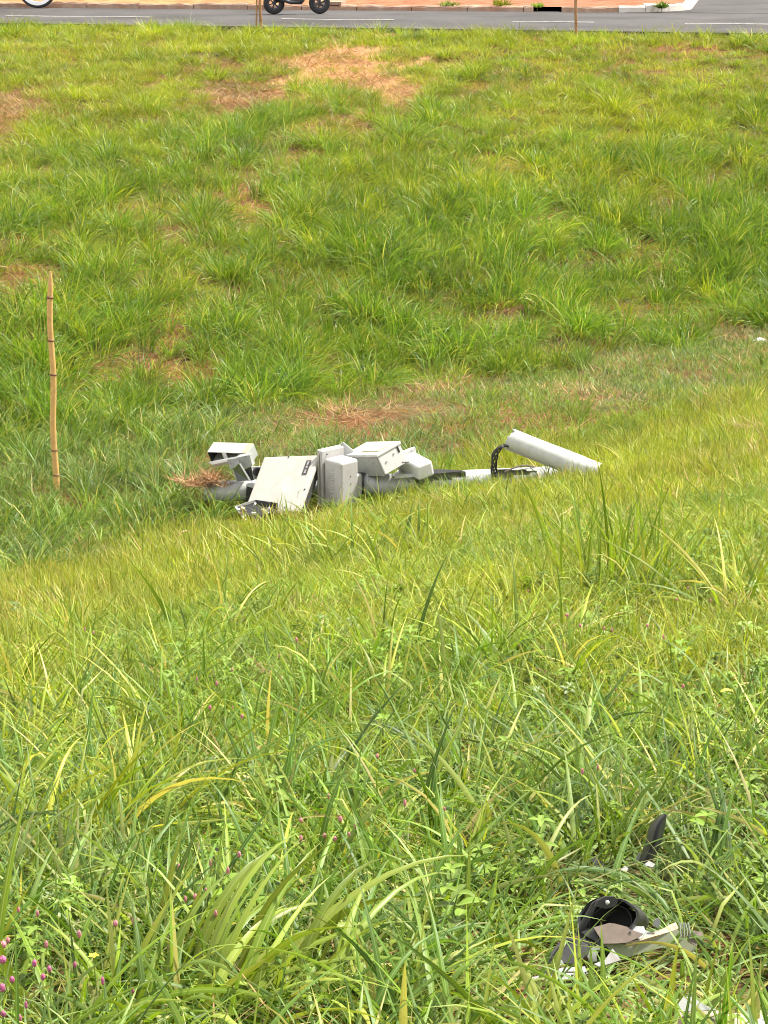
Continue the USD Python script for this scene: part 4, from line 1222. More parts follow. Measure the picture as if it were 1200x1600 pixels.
for sgn_ in (-1, 1):
    e = bb + np.array([0.1 * sgn_, 0.09 * sgn_, 0.12 * sgn_])
    obj('crank', tube(np.array([bb + [0, 0.07 * sgn_, 0], e]), 0.009, 6), M['alloy'], bi)
    obj('pedal', rbox(e[0] - 0.045, e[0] + 0.045, e[1] - 0.02, e[1] + 0.06, e[2] - 0.012, e[2] + 0.012, 0.006), M['black'], bi)

# ------------------------------------------------------------------ broken pieces in the foreground grass
YF, KF = 3.55, 870.0


def F(px, py, dy=0.0):
    return onplane(px, py, YF + dy)


# black hood: an open short tube with a lug
of = F(946, 1440, -0.01)
FX = frame(cvec(38, 22, -62, 1), cvec(10, 60, 20, 1))         # x from the opening backwards
hd_ = thing('black_hood', 'black plastic lens hood lying open side up among broken pieces in the grass', 'lens hood', of, FX)
n, m_ = 14, 30
rows, rr_ = [], np.random.default_rng(3)
for kx_ in np.linspace(0, 0.085, n):
    for g in np.arange(m_) * 2 * np.pi / m_:
        r_ = 0.054 - 0.14 * kx_ + 0.0035 * math.sin(3 * g + 20 * kx_) + 0.0015 * math.sin(7 * g)
        rows.append((kx_ - (0.012 * math.cos(g) if kx_ == 0 else 0), r_ * math.cos(g) * 0.84, r_ * math.sin(g) * 1.1))
rows = np.array(rows)
inn = rows * [1, 0.93, 0.93]
N_ = len(rows)
f = []
for a in range(n - 1):
    for b in range(m_):
        q = (a * m_ + b, a * m_ + (b + 1) % m_, (a + 1) * m_ + (b + 1) % m_, (a + 1) * m_ + b)
        f += [q, tuple(N_ + t for t in q[::-1])]
for b in range(m_):
    for a in (0, n - 1):
        f.append((a * m_ + b, a * m_ + (b + 1) % m_, N_ + a * m_ + (b + 1) % m_, N_ + a * m_ + b))
obj('shell', (np.vstack([rows, inn]), np.array(f)), M['charcoal'], hd_, smooth=50)
bk = trimesh.creation.cylinder(radius=0.038, height=0.003, sections=24)
bk.apply_transform(trimesh.transformations.rotation_matrix(math.pi / 2, [0, 1, 0])); bk.apply_scale([1, 0.84, 1.1]); bk.apply_translation([0.074, 0, 0])
obj('back_wall', bk, M['dark'], hd_)
lin = trimesh.creation.annulus(r_min=0.037, r_max=0.0385, height=0.04, sections=30)
lin.apply_transform(trimesh.transformations.rotation_matrix(math.pi / 2, [0, 1, 0])); lin.apply_scale([1, 0.84, 1.1]); lin.apply_translation([0.04, 0, 0])
obj('lining', lin, M['dark'], hd_)
lug_o = F(948, 1411, -0.02)
obj('lug', local(polyslab([(930, 1416), (935, 1407), (946, 1401), (960, 1401), (966, 1408), (962, 1416), (946, 1420)], lug_o, CT + 0.3 * CX, 0.006), of, FX), M['black'], hd_)
bo = trimesh.creation.icosphere(subdivisions=2, radius=0.004); bo.apply_translation(F(949, 1410, -0.025))
obj('bolt', local(bo, of, FX), M['galvl'], hd_, smooth=True)
obj('side_wing', local(polyslab([(901, 1460), (906, 1446), (925, 1412), (936, 1404), (930, 1420), (915, 1450), (930, 1452), (925, 1462), (908, 1466)], F(915, 1450, -0.03), CT + 0.2 * CX, 0.004), of, FX), M['charcoal'], hd_)

# brown bracket with a screw
bro = F(965, 1463, -0.06)
br = thing('brown_bracket', 'brown dusty bracket plate with a screw lying across the black hood', 'bracket', bro)
obj('plate', local(polyslab([(927.5, 1449), (952, 1442), (960, 1443), (980, 1448), (984, 1452), (1005.7, 1459), (996, 1466), (978, 1473), (962, 1474), (943, 1474.5), (938, 1466)], bro, CT + 0.5 * CD * -1, 0.004), bro, np.eye(3)), M['brown'], br)
for r0, hh, mt in ((0.0045, 0.003, 'brown'), (0.0022, 0.005, 'charcoal')):
    s_ = trimesh.creation.cylinder(radius=r0, height=hh, sections=18)
    s_.apply_transform(trimesh.geometry.align_vectors([0, 0, 1], unit(CT - 0.5 * CD)))
    s_.apply_translation(F(984, 1457, -0.072) - bro + CT * 0.002)
    obj('screw' if r0 < 0.004 else 'washer', s_, M[mt], br)
obj('dark_web', local(polyslab([(908, 1456), (927, 1450), (938, 1470), (944, 1476), (936, 1479), (930, 1470), (915, 1462)], bro + CT * -0.01, CT - 0.3 * CD, 0.003), bro, np.eye(3)), M['charcoal'], br)

# pale broken shell
pso = F(1010, 1470, -0.05)
ps = thing('broken_shell', 'pale greenish broken plastic shell with a torn orange edge right of the black hood', 'broken plastic', pso)
obj('outer_face', local(polyslab([(945, 1475), (975, 1474), (1012, 1465), (1058, 1452), (1066, 1458), (1075, 1472), (1087, 1478), (1086, 1486), (1074, 1487), (1058, 1481), (1042, 1479), (1008, 1487), (975, 1498), (960, 1494)], pso, CT - 0.15 * CD + 0.1 * CX, 0.004), pso, np.eye(3)), M['fibre'], ps)
obj('torn_edge', local(polyslab([(978, 1474), (1004, 1466), (1008, 1461), (1030, 1453), (1040, 1449), (1046, 1445), (1056, 1441), (1060, 1450), (1056, 1453), (1012, 1466), (990, 1473)], pso + CT * 0.012, CT - 1.2 * CD, 0.008), pso, np.eye(3)), M['raw'], ps)
obj('white_face', local(polyslab([(980, 1450), (995, 1447), (1006, 1447), (1008, 1453), (1018, 1457), (1030, 1453), (1012, 1463), (1000, 1467), (990, 1464), (1004, 1459)], pso + CT * 0.01, CT - 1.0 * CD, 0.003), pso, np.eye(3)), M['pcb'], ps)
for k in range(7):
    a = F(1062 + k * 2.2, 1441 + (k % 3), -0.05)
    b = F(1064 + k * 2.6, 1462 + (k % 2) * 5, -0.06)
    obj('fibre', local(tube(np.array([a, (a + b) / 2 + CX * 0.001 * (k % 3), b]), 0.0009, 5), pso, np.eye(3)), M['pcb' if k % 2 else 'under'], ps)
obj('clear_tip', local(polyslab([(1020, 1446), (1023, 1437), (1030, 1434), (1033, 1442), (1028, 1450)], pso, CT, 0.003), pso, np.eye(3)), M['pcb'], ps)

sco = F(1083, 1460, -0.02)
sc_ = obj('brown_scrap', polyslab([(1074, 1459), (1084, 1454), (1096, 1456), (1101, 1464), (1094, 1470), (1088, 1478), (1078, 1472)], sco, CT - 0.6 * CD, 0.004), M['brown'])
mark(sc_, 'brown crumpled scrap at the right end of the broken pale shell', 'scrap')

# black flat fragment at the left
bfo = F(885, 1480, -0.12)
bf = thing('black_fragment', 'flat torn black plastic fragment left of the black hood', 'broken plastic', bfo)
obj('plate', local(polyslab([(845, 1508), (860, 1490), (872, 1474), (884, 1463), (900, 1469), (922, 1479), (919, 1490), (908, 1500), (895, 1506), (878, 1504), (868, 1510), (852, 1522)], bfo, CT - 0.9 * CD - 0.2 * CX, 0.004), bfo, np.eye(3)), M['charcoal'], bf)
obj('ridge', local(tube(np.array([F(850, 1508, -.165), F(868, 1484, -.135), F(885, 1468, -.11), F(918, 1479, -.115)]), 0.0035, 7), bfo, np.eye(3)), M['charcoal'], bf, smooth=50)

# white circuit board strips
cbo = F(885, 1520, -0.17)
cbd = thing('circuit_board', 'shattered white circuit board strip with dark chips before the black fragment', 'circuit board', cbo)
obj('board', local(polyslab([(828, 1528), (850, 1522), (878, 1512), (914, 1510), (918, 1521), (898, 1530), (874, 1533), (850, 1531)], cbo, CT - 1.3 * CD, 0.003), cbo, np.eye(3)), M['pcb'], cbd)
obj('board', local(polyslab([(928, 1506), (945, 1500), (952, 1490), (957, 1482), (962, 1488), (966, 1494), (970, 1500), (952, 1506), (936, 1510)], cbo + CT * 0.01, CT - 0.9 * CD, 0.003), cbo, np.eye(3)), M['pcb'], cbd)
obj('board', local(polyslab([(862, 1503), (868, 1497), (878, 1500), (881, 1506), (872, 1512), (864, 1512)], cbo + CT * 0.012, CT - 0.6 * CD, 0.003), cbo, np.eye(3)), M['pcb'], cbd)
for k in range(6):
    c = F(888 + 5.2 * k, 1523 - 1.1 * k, -0.185) + CT * 0.012
    b_ = plate(-0.0022, 0.0022, -0.002, 0.002, -0.0018, 0.0018)
    b_.apply_translation(c - cbo)
    obj('chip', b_, M['black'], cbd)
b_ = plate(-0.010, 0.010, -0.003, 0.003, -0.002, 0.002); b_.apply_translation(F(893, 1516, -0.175) + CT * 0.01 - cbo)
obj('chip', b_, M['under'], cbd)

gco = F(927, 1489, -0.05)
gc = thing('grey_clip', 'small grey moulded clip between the black hood and the circuit board', 'clip', gco)
obj('clip', local(polyslab([(917, 1492), (924, 1482), (937, 1476), (938, 1484), (932, 1492), (933, 1502), (922, 1503)], gco, CT - 0.2 * CD, 0.014), gco, np.eye(3)), M['galvl'], gc)
obj('socket', local(polyslab([(934, 1482), (944, 1477), (955, 1480), (950, 1492), (944, 1500), (934, 1500)], gco - CT * 0.012, CT, 0.006), gco, np.eye(3)), M['black'], gc)

# curved black fin farther back
YB = 4.05


def G(px, py, dy=0.0):
    return onplane(px, py, YB + dy)


fno = G(1015, 1335)
fn = thing('black_fin', 'curved black plastic fin sticking up out of the grass above the other pieces', 'broken plastic', fno)
left = np.array([(995, 1349), (1003, 1332), (1010, 1312), (1013, 1297), (1017, 1287), (1028, 1276), (1039, 1271)], float)
right = np.array([(1018, 1348), (1026, 1335), (1032, 1322), (1036, 1308), (1039, 1294), (1041, 1282), (1041, 1273)], float)
g1 = []
for k in range(7):
    for t in np.linspace(0, 1, 6):
        p = left[k] * (1 - t) + right[k] * t
        g1.append(G(p[0], p[1], -0.035 * math.sin(math.pi * t) + 0.03 * (k / 6)))
g1 = np.array(g1)
ff = [(k * 6 + e, k * 6 + e + 1, (k + 1) * 6 + e + 1, (k + 1) * 6 + e) for k in range(6) for e in range(5)]
back = g1 - CT * 0.004
ff2 = [tuple(42 + t for t in q[::-1]) for q in ff]
rim_ = [k * 6 for k in range(7)] + [36 + e for e in range(1, 6)] + [k * 6 + 5 for k in range(5, -1, -1)] + [e for e in range(4, 0, -1)]
ff3 = [(rim_[k], rim_[(k + 1) % len(rim_)], 42 + rim_[(k + 1) % len(rim_)], 42 + rim_[k]) for k in range(len(rim_))]
obj('blade', local((np.vstack([g1, back]), np.array(ff + ff2 + ff3)), fno, np.eye(3)), M['charcoal'], fn, smooth=40)
obj('rib', local(tube(np.array([g1[k * 6 + 3] + CT * 0.002 for k in range(7)]), 0.0022, 6), fno, np.eye(3)), M['black'], fn, smooth=50)
obj('white_chip', local(polyslab([(990, 1349), (998, 1333), (1001, 1331), (999, 1342), (994, 1352)], G(995, 1342, -.02), CT, 0.003), fno, np.eye(3)), M['pcb'], fn)
obj('white_chip', local(polyslab([(1004, 1352), (1014, 1345), (1024, 1350), (1020, 1355), (1012, 1353), (1006, 1356)], G(1012, 1350, -.04), CT - CD, 0.003), fno, np.eye(3)), M['pcb'], fn)


def scrap(name, pix, p0, nrm, th, mat, label, cat='broken plastic'):
    return mark(obj(name, polyslab(pix, p0, nrm, th), mat), label, cat)


scrap('grey_strip', [(925, 1342), (932, 1340), (940, 1346), (952, 1362), (950, 1368), (944, 1367), (934, 1358)], G(938, 1355, -.03), CT - 0.5 * CD, 0.004, M['charcoal'], 'small dark grey plastic strip left of the black fin')
scrap('white_crumb', [(969, 1357), (976, 1352), (982, 1357), (978, 1363), (971, 1361)], G(975, 1357, -.03), CT - 0.8 * CD, 0.006, M['pcb'], 'white plastic crumb between the grey strip and the black fin')
q = at(340, 1338, up=0.06)
scrap('black_shard', [(328, 1321), (340, 1322), (350, 1324), (351, 1332), (345, 1341), (333, 1342), (330, 1332)], q, CT - 0.3 * CD, 0.004, M['charcoal'], 'dark plastic shard showing between blades left of centre')
scrap('black_shard', [(364, 1318), (371, 1309), (379, 1309), (377, 1317), (368, 1322)], q + [0.03, 0.02, 0.01], CT - 0.3 * CD, 0.004, M['charcoal'], 'smaller black shard just right of the dark shard left of centre')
q = at(1199, 1552, up=0.08)
scrap('black_shard', [(1196, 1540), (1203, 1537), (1214, 1545), (1212, 1562), (1198, 1562)], q, CT, 0.006, M['black'], 'black shard at the right edge above the broken slab')

# broken slab in the lower right corner
q = at(1130, 1592, up=0.07)
so = thing('broken_slab', 'broken beige and brown panel lying in the lower right corner', 'broken panel', q)
obj('panel', local(polyslab([(1058, 1600), (1062, 1582), (1076, 1575), (1110, 1578), (1150, 1582), (1185, 1578), (1235, 1582), (1235, 1640), (1070, 1640)], q, CT - 1.6 * CD, 0.01), q, np.eye(3)), M['raw'], so)
obj('glass_film', local(polyslab([(1060, 1568), (1068, 1557), (1082, 1558), (1103, 1571), (1120, 1578), (1080, 1580), (1062, 1580)], q + CT * 0.02, CT - 0.6 * CD, 0.003), q, np.eye(3)), M['under'], so)
obj('white_sheet', local(polyslab([(1160, 1602), (1175, 1596), (1200, 1586), (1235, 1580), (1235, 1630), (1165, 1630)], q + CT * 0.03, CT - 1.6 * CD, 0.003), q, np.eye(3)), M['greyp'], so)
obj('brown_core', local(polyslab([(1078, 1592), (1100, 1586), (1116, 1588), (1125, 1598), (1110, 1604), (1085, 1602)], q + CT * 0.014, CT - 1.6 * CD, 0.004), q, np.eye(3)), M['brown'], so)

# litter and leaves
q = at(1187, 532, up=0.02)
lm_ = trimesh.creation.icosphere(subdivisions=3, radius=0.035)
v = np.array(lm_.vertices)
v = v * (0.7 + 0.9 * meshkit.fbm(v * 60 + 5, 3, 3)[:, None]) * [1.3, 0.9, 0.55]
lt = obj('white_litter', (v + q, lm_.faces), M['foil'])
mark(lt, 'crumpled white plastic litter on the ditch floor at the right edge', 'litter')


def leaf_mesh(L, wd, droop=0.4, n=6):
    rows = []
    for k in range(n + 1):
        t = k / n
        w = wd * math.sin(math.pi * min(1, t * 0.93 + 0.05)) ** 0.8 * 0.5 * (1 - 0.25 * t)
        x = L * t
        z = L * 0.35 * (t - 1.3 * droop * 2 * t * t)
        rows += [(x, -w, z + w * 0.35), (x, 0, z), (x, w, z + w * 0.35)]
    f = []
    for k in range(n):
        for e in range(2):
            f.append((k * 3 + e, k * 3 + e + 1, (k + 1) * 3 + e + 1, (k + 1) * 3 + e))
    v = np.array(rows)
    uv = np.stack([np.tile([7.03, 7.5, 7.97], n + 1), np.repeat(np.linspace(0.4, 1, n + 1), 3)], 1)
    return v, np.array(f), uv


def lone_leaf(name, px, py, L, wd, mat, a, label, up=0.1):
    q = at(px, py, up=up)
    v, f, _ = leaf_mesh(L, wd)
    o_ = obj(name, (v @ rz_(a).T + q, f), mat, smooth=True)
    mark(o_, label, 'leaf')


lone_leaf('fallen_leaf', 283, 832, 0.05, 0.02, M['deadleaf'], 0.5, 'pinkish dead leaf on the ditch grass below the black tray', 0.12)
lone_leaf('fallen_leaf', 1126, 1081, 0.035, 0.022, M['leafy'], 0.1, 'bright yellow leaf among the weeds at the right', 0.12)

# ------------------------------------------------------------------ pink flowers, one by one
RF = np.random.default_rng(21)
z7 = [(85, 520), (175, 537), (540, 583), (625, 573), (840, 322), (985, 302), (1068, 338), (1120, 262), (965, 430), (915, 460), (868, 470), (1010, 537), (10, 645), (35, 662), (215, 680), (160, 768), (230, 795), (350, 775), (200, 832), (55, 845), (10, 882), (480, 850), (620, 893), (120, 962), (15, 1003), (90, 1025), (10, 725), (370, 632), (720, 592)]
fl = [(a / 3, 1240 + b / 3) for a, b in z7]
fl += [(400 + a / 3, 1240 + b / 3) for a, b in ((210, 105), (395, 97), (320, 175), (210, 187), (435, 170), (465, 130), (370, 190), (698, 25), (883, 52))]
fl += [(800 + a / 3, 950 + b / 3) for a, b in ((803, 350), (403, 727), (330, 745), (485, 360), (320, 68), (255, 20), (432, 80), (470, 88), (635, 68), (710, 120))]
fl += [(400 + a / 3, 950 + b / 3) for a, b in ((190, 135), (568, 675), (745, 742), (340, 862), (697, 890), (110, 210))]
fl += [(a / 3, 1050 + b / 3) for a, b in ((1015, 38), (985, 150), (1090, 152), (1135, 190))]
fl += [(a / 2, 800 + b / 2) for a, b in ((265, 357), (292, 368), (925, 388), (725, 483), (678, 525), (615, 512), (655, 600), (755, 627))]
fl += [(600 + a / 2, 800 + b / 2) for a, b in ((575, 315), (670, 290), (950, 228), (915, 265), (1020, 268), (450, 238))]


def flower_head(seed, L=0.0065, r=0.0056):
    m = trimesh.creation.icosphere(subdivisions=3, radius=1.0)
    v = np.array(m.vertices)
    b = 0.72 + 0.5 * meshkit.noise(v * 7 + 3, seed)
    v = v * b[:, None] * [r, r, L]
    return v, m.faces


protos_f = {}


def flower(px, py, kind, label, group):
    hgt = 0.16 + RF.uniform(-0.03, 0.03)
    q = at(px, py, up=hgt)
    base = np.array([q[0], q[1], q[2] - hgt - 0.01])
    sc = RF.uniform(0.4, 0.75)
    if kind not in protos_f:
        t = thing('pink_flower' if kind != 'yellow' else 'yellow_flower', label, 'flower', base, group=group)
        st = np.array([[0, 0, 0], [0.008, 0.004, 0.06], [0.004, 0.0, 0.11], [0, 0, 0.158]])
        obj('stem', tube(CubicSpline(np.linspace(0, 1, 4), st)(np.linspace(0, 1, 9)), 0.0009, 5), M['stem'], t, smooth=True)
        v, f = flower_head(5)
        obj('flower_head', (v + [0, 0, 0.163], f), M['pink' if kind == 'pink' else 'magenta'], t, smooth=True)
        for a in (0.4, 3.5):
            lv, lf, _ = leaf_mesh(0.022, 0.007)
            obj('leaf', (lv @ rz_(a).T + [0.004, 0.0, 0.11], lf), M['stem'], t, smooth=True)
        protos_f[kind] = t
        return t
    x = UsdGeom.Xform.Define(stage, numbered('/World/pink_flower'))
    x.AddTranslateOp().Set(Gf.Vec3d(*base.tolist()))
    x.AddRotateZOp().Set(float(RF.uniform(0, 360)))
    x.AddScaleOp().Set(Gf.Vec3f(sc, sc, hgt / 0.163))
    x.GetPrim().GetReferences().AddInternalReference(protos_f[kind].GetPath())
    x.GetPrim().SetInstanceable(True)
    return mark(x, label, 'flower', group)


ORD = 'first second third fourth fifth sixth seventh eighth ninth tenth eleventh twelfth thirteenth fourteenth fifteenth sixteenth seventeenth eighteenth nineteenth twentieth'.split()


def flower_kind(px, py):
    if px < 260 and py > 1480:
        return 'magenta', 'magenta globe flower in the lower left corner', 'magenta flowers in the lower left corner'
    if py > 1230 and px < 420:
        return 'pink', 'pink globe flower among dark blades at the lower left', 'pink flowers at the lower left'
    if py > 1230:
        return 'pink', 'pink globe flower in the grass at the lower centre', 'pink flowers at the lower centre'
    if px < 620:
        return 'pink', 'small pale pink flower in the turf left of centre', 'pale pink flowers in the turf'
    return 'pink', 'small pink flower among leafy weeds on the right', 'pink flowers on the right'


seen = {}
for (px, py) in sorted(fl):
    kd, lab, grp = flower_kind(px, py)
    k_ = seen[grp] = seen.get(grp, -1) + 1
    flower(px, py, kd, f'{lab}, {ORD[k_]} from the left', grp)
q = at(146, 1491, up=0.16)
yf = thing('yellow_flower', 'single small yellow flower among the pink ones at the lower left', 'flower', q - [0, 0, 0.17])
obj('stem', tube(np.array([[0, 0, 0], [0.004, 0, 0.08], [0, 0, 0.165]]), 0.001, 5), M['stem'], yf)
for k in range(5):
    lv, lf, _ = leaf_mesh(0.009, 0.006, 0.1)
    obj('petal', (lv @ rz_(k * 1.2566).T + [0, 0, 0.166], lf), M['petaly'], yf, smooth=True)

# ------------------------------------------------------------------ leafy weeds
m_leaf = grass_material('weed_leaf', [(0.0, (0.10, 0.19, 0.015)), (1.0, (0.17, 0.27, 0.03))], [(0.0, (0.09, 0.17, 0.02)), (1.0, (0.20, 0.28, 0.05))], (0.14, 0.18, 0.06), noise_scale=3.0, transl=0.3, gloss=0.38)


def weed_parts(rng, H=0.14, tiers=4, L=0.045):
    out = []
    stem = np.array([[0, 0, 0], [0.01, 0.005, H * 0.5], [0.0, 0.0, H]])
    out.append(('stem', tube(CubicSpline([0, .5, 1], stem)(np.linspace(0, 1, 6)), 0.0014, 5), None))
    for k in range(tiers):
        z = H * (0.3 + 0.7 * (k + 1) / tiers)
        a0 = k * 1.57 + rng.normal(0, 0.3)
        for s_ in (0, 1) if k < tiers - 1 else (0, 1, 2, 3):
            ln = L * (0.75 + 0.4 * rng.random()) * (1 if k < tiers - 1 else 0.62)
            v, f, uv = leaf_mesh(ln, ln * 0.52, 0.25 + 0.3 * rng.random())
            a = a0 + s_ * (math.pi if k < tiers - 1 else math.pi / 2)
            out.append(('leaf', (v @ rz_(a).T + [0, 0, z], f), uv))
    return out


RW = np.random.default_rng(8)
weed_sets = []
for k in range(4):
    acc, n0 = [], 0
    for b in range(3):
        off = np.array([RW.normal(0, 0.03), RW.normal(0, 0.03), 0])
        for nm, (v, f), uv in weed_parts(RW, RW.uniform(0.06, 0.12), 4, 0.034):
            f = np.asarray(f)
            if f.shape[1] == 4:
                f = np.vstack([f[:, [0, 1, 2]], f[:, [0, 2, 3]]])
            acc.append((v + off, f, uv if uv is not None else np.full((len(v), 2), 0.5)))
    weed_sets.append(join_sets(acc))

for (px, py, lab) in ((703, 1366, 'leafy weed with pale opposite leaves just right of the big bottom tussock'), (752, 1335, 'leafy weed with rounded leaves above the dark hollow at the lower centre'),
                      (716, 1402, 'low leafy weed crown lit pale at the centre of the lower right grass'), (845, 1290, 'bright leafy weed left of the black fin'), (1105, 1282, 'leafy weed right of the black fin'),
                      (330, 1390, 'leafy weed with rounded leaves left of the grey green tussock'), (600, 1128, 'light green leafy weed under the middle tussock'), (1000, 1062, 'leafy weed by the bright pink flower on the right'),
                      (430, 1225, 'pale leafy weed at the left of the middle tussock'), (790, 1165, 'leafy weed with narrow leaves right of the middle tussock')):
    q = at(px, py, up=0.13)
    t = thing('leafy_weed', lab, 'weed', [q[0], q[1], q[2] - 0.14], rz=float(RW.uniform(0, 360)))
    for nm, (v, f), uv in weed_parts(RW, 0.15, 4, 0.05):
        obj(nm, (v, f), M['stem'] if nm == 'stem' else m_leaf, t, smooth=True, uv=uv)

# weeds along the far kerb
for (px, wd, hh, lab) in ((703, 0.30, 0.16, 'wide green weed clump growing at the far kerb'), (786, 0.24, 0.22, 'round dry green bush at the far kerb'), (843, 0.16, 0.12, 'small green weed at the far kerb right of the round bush'),
                          (1037, 0.10, 0.18, 'narrow green weed by the storm drain'), (640, 0.35, 0.30, 'grassy weed clump on the red soil behind the kerb')):
    u0, v0 = pix_u(px, 16)
    b = road_pt(u0, 0.18 if px != 640 else 1.6, 0.06)
    t = thing('kerb_weed', lab, 'weed', b)
    v, f, uv = blades(RW, 160, wd * 0.5, (hh * 0.4, hh), (0.012, 0.024), (0.1, 1.1), (0.2, 1.0), 3)
    obj('foliage', (v, f), m_blue if px != 786 else m_thin, t, smooth=True, uv=uv)
    obj('stem', tube(np.array([[0, 0, -0.05], [0.01, 0, hh * 0.3], [0, 0.01, hh * 0.6]]), 0.008, 6), M['stem'], t)

# ------------------------------------------------------------------ single tussocks of broad grass, blade by blade
RT = np.random.default_rng(4)
m_big = grass_material('broad_pale_blades', [(0.0, (0.12, 0.19, 0.02)), (0.5, (0.20, 0.27, 0.03)), (1.0, (0.29, 0.35, 0.06))], [(0.0, (0.10, 0.18, 0.02)), (1.0, (0.24, 0.31, 0.05))], (0.30, 0.32, 0.12), noise_scale=3.0, gloss=0.4)


def tussock(px, py, n, L, Wd, lean_px, mat, lab, tilt=(0.15, 0.85), bend=(0.5, 1.7), R0=0.05, lean=0.6, fold=0.3, up=0.0):
    q = at(px, py)
    t = thing('grass_tussock', lab, 'grass tussock', [q[0], q[1], z_at(q[0], q[1]) - 0.015], rz=lean_px)
    for k in range(n):
        v, f, uv = blades(RT, 1, R0, L, Wd, tilt, bend, 9, fold=fold, lean=lean, twist=0.7)
        off = np.array([RT.normal(0, R0 * 0.6), RT.normal(0, R0 * 0.6), 0])
        obj('blade', (v + off, f), mat, t, smooth=True, uv=uv)
    return t


tussock(330, 1600, 60, (0.32, 0.54), (0.013, 0.023), -4, m_big, 'big yellow green tussock arching right at the bottom centre', tilt=(0.3, 0.85), bend=(0.8, 1.9), R0=0.08, lean=1.1)
tussock(240, 1625, 16, (0.24, 0.38), (0.012, 0.018), 60, m_tus, 'upright broad bladed tussock at the bottom left of centre', tilt=(0.1, 0.7), R0=0.06, lean=0.5)
tussock(560, 1625, 16, (0.35, 0.55), (0.010, 0.018), -10, m_near, 'dark tussock behind the big one with blades lying to the right', tilt=(0.7, 1.3), R0=0.06, lean=1.0)
tussock(120, 1330, 30, (0.30, 0.50), (0.009, 0.016), 15, m_tus, 'pale yellow tussock leaning right at the left edge, above the pink flowers', R0=0.09, lean=0.8)
tussock(215, 1300, 22, (0.35, 0.60), (0.010, 0.018), 20, m_tus, 'tussock with long dark and pale blades sweeping right beside the pale yellow one', tilt=(0.4, 1.0), R0=0.07, lean=1.0)
tussock(30, 1330, 16, (0.30, 0.45), (0.008, 0.013), 80, m_tus, 'upright yellowish tussock cut by the left edge', R0=0.06, lean=0.2)
tussock(470, 1400, 20, (0.22, 0.36), (0.009, 0.015), 120, m_blue, 'grey green upright tussock above the big bottom tussock', tilt=(0.05, 0.6), R0=0.06, lean=0.3)
tussock(350, 1450, 20, (0.32, 0.50), (0.010, 0.016), 165, m_near, 'tussock of long dark blades leaning left across the pink flowers', tilt=(0.7, 1.3), R0=0.08, lean=1.0)
tussock(600, 1130, 30, (0.25, 0.42), (0.008, 0.014), 30, m_tus, 'bright yellow tussock at the middle of the near bank', R0=0.08, lean=0.3)
tussock(480, 1160, 18, (0.25, 0.42), (0.008, 0.014), 150, m_near, 'green tussock left of the bright yellow middle one', R0=0.06, lean=0.3)
tussock(950, 925, 46, (0.40, 0.66), (0.008, 0.014), 100, m_near, 'tall upright dark green tussock below the broken pole', tilt=(0.05, 0.55), bend=(0.1, 0.8), R0=0.12, lean=0.1)
tussock(1030, 905, 26, (0.35, 0.58), (0.008, 0.014), 60, m_near, 'second tall green tussock right of the one below the broken pole', tilt=(0.1, 0.65), bend=(0.1, 0.8), R0=0.10, lean=0.3)
tussock(610, 880, 40, (0.30, 0.50), (0.010, 0.016), 90, m_near, 'dark coarse tussock in front of the pole and boxes', R0=0.16, lean=0.1)
tussock(500, 885, 34, (0.30, 0.50), (0.010, 0.016), 150, m_tus, 'coarse tussock with wide blades below the cream door', R0=0.16, lean=0.2)
tussock(690, 870, 26, (0.25, 0.42), (0.008, 0.014), 30, m_near, 'coarse green tussock right of the dark one in front of the pole', R0=0.14, lean=0.2)
tussock(1150, 960, 22, (0.30, 0.55), (0.010, 0.016), 170, m_tus, 'tussock at the right edge with blades arching left', R0=0.08, lean=0.8)
tussock(30, 905, 40, (0.25, 0.45), (0.010, 0.016), 40, m_blue, 'dark green tussock on the ditch floor at the left edge', R0=0.16, lean=0.3)
tussock(980, 1300, 18, (0.40, 0.62), (0.009, 0.015), 190, m_near, 'tussock of long blades sweeping left from the black fin', tilt=(0.8, 1.3), R0=0.06, lean=1.1)
tussock(730, 1560, 24, (0.22, 0.36), (0.009, 0.014), 20, m_near, 'flattened tussock of dark blades left of the circuit board', tilt=(0.9, 1.35), R0=0.10, lean=1.0)
tussock(1075, 1612, 6, (0.16, 0.28), (0.011, 0.017), 70, m_tus, 'upright broad blades in front of the broken pale shell', tilt=(0.05, 0.5), bend=(0.1, 0.8), R0=0.08, lean=0.2)
tussock(985, 1618, 6, (0.14, 0.24), (0.010, 0.015), 110, m_tus, 'short yellow streaked blades in front of the circuit board', tilt=(0.05, 0.6), bend=(0.1, 0.8), R0=0.08, lean=0.2)
tussock(60, 1640, 16, (0.35, 0.55), (0.012, 0.020), 30, m_tus, 'tussock with wide pale blades arching in the lower left corner', tilt=(0.4, 1.1), R0=0.08, lean=0.8)
tussock(1130, 1200, 22, (0.25, 0.42), (0.008, 0.013), 150, m_near, 'green tussock with crossed blades on the right of the near bank', R0=0.08, lean=0.6)
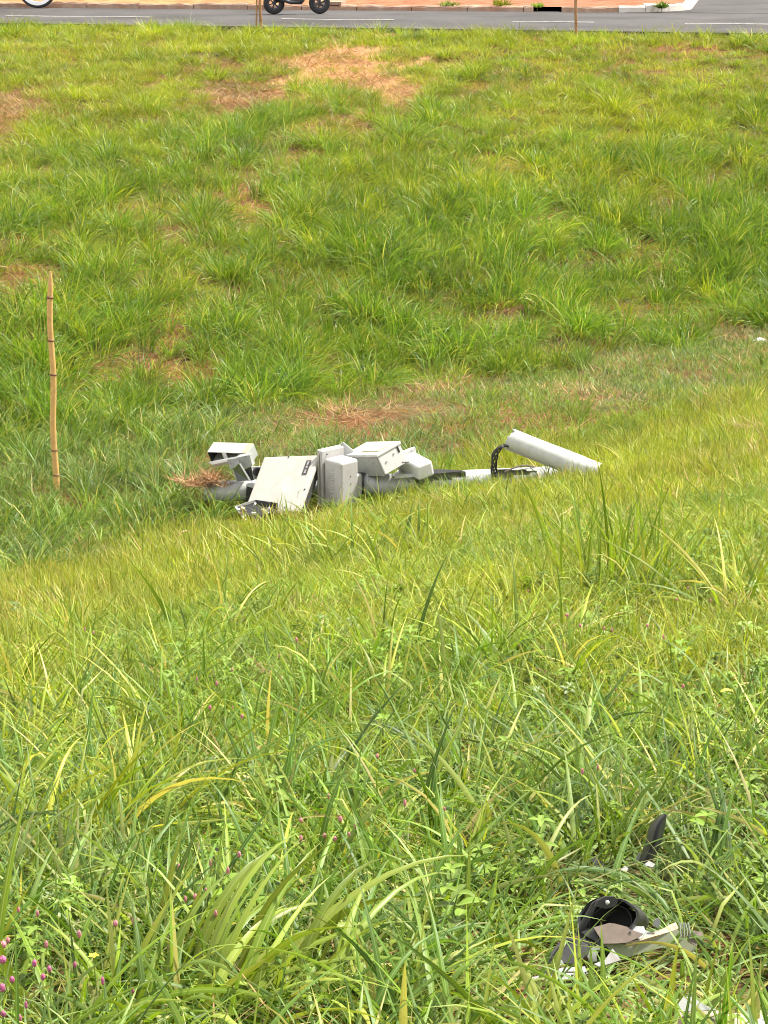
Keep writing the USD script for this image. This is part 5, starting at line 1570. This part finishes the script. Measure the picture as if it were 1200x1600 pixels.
tussock(700, 1480, 22, (0.28, 0.42), (0.009, 0.015), 10, m_near, 'tussock of thin dark blades lying right, above the flattened one', tilt=(0.9, 1.35), R0=0.10, lean=1.0)
for (px, py, n, mat, rz0, lab) in ((540, 1560, 26, 'f', 5, 'arching mid green tussock above the bottom right part of the big one'), (250, 1480, 24, 'f', 150, 'dense grey green tussock left of the big bottom one'),
                               (620, 1420, 26, 'f', 20, 'dense dark tussock between the leafy weeds and the big bottom one'), (430, 1480, 24, 'f', 35, 'dense tussock right behind the big bottom one'),
                               (860, 1400, 22, 'f', 185, 'dark tussock of long blades left of the black hood'), (1120, 1400, 24, 'f', 160, 'green tussock at the right, above the broken pale shell'),
                               (1160, 1500, 20, 'f', 170, 'broad bladed tussock right of the broken pale shell'), (670, 1640, 24, 'f', 10, 'dark arching tussock at the bottom edge right of the big one'),
                               (790, 1690, 18, 't', 150, 'pale arching tussock at the bottom edge below the circuit board'), (180, 1600, 20, 't', 20, 'arching tussock at the bottom edge right of the lower left corner'),
                               (740, 1250, 24, 'f', 160, 'mid green tussock between the pink flowers and the black fin'), (930, 1200, 22, 'f', 20, 'low green tussock above the black fin'),
                               (280, 1180, 26, 't', 10, 'bright arching tussock on the left of the near bank'), (60, 1180, 22, 't', 60, 'yellow green tussock at the left edge of the near bank'),
                               (820, 1020, 26, 't', 15, 'yellow green tussock right of centre on the near bank'), (330, 1010, 24, 't', 45, 'yellow green tussock left of centre below the smooth turf')):
    tussock(px, py, n, (0.26, 0.44), (0.009, 0.016), rz0, m_fore if mat == 'f' else m_tus, lab, tilt=(0.35, 1.15), bend=(0.4, 1.5), R0=0.08, lean=0.7)

x, y = scatter(R, 44, -2.6, 4.0, 1.9, 11, lambda x, y: (1 - 0.85 * mown(x, y)) * clear(x, y) * np.clip(2.2 * (fb(x, y, 1.4, 90) - 0.40) + 0.35 * sstep(-0.6, 0.8, x) * sstep(9, 5, y), 0.03, 1))
instancer('leafy_ground_cover', weed_sets, m_leaf, x, y, R.uniform(0.7, 1.25, len(x)), R, 'low leafy weeds with small opposite leaves between the grass', cat='ground cover', tilt=0.3)
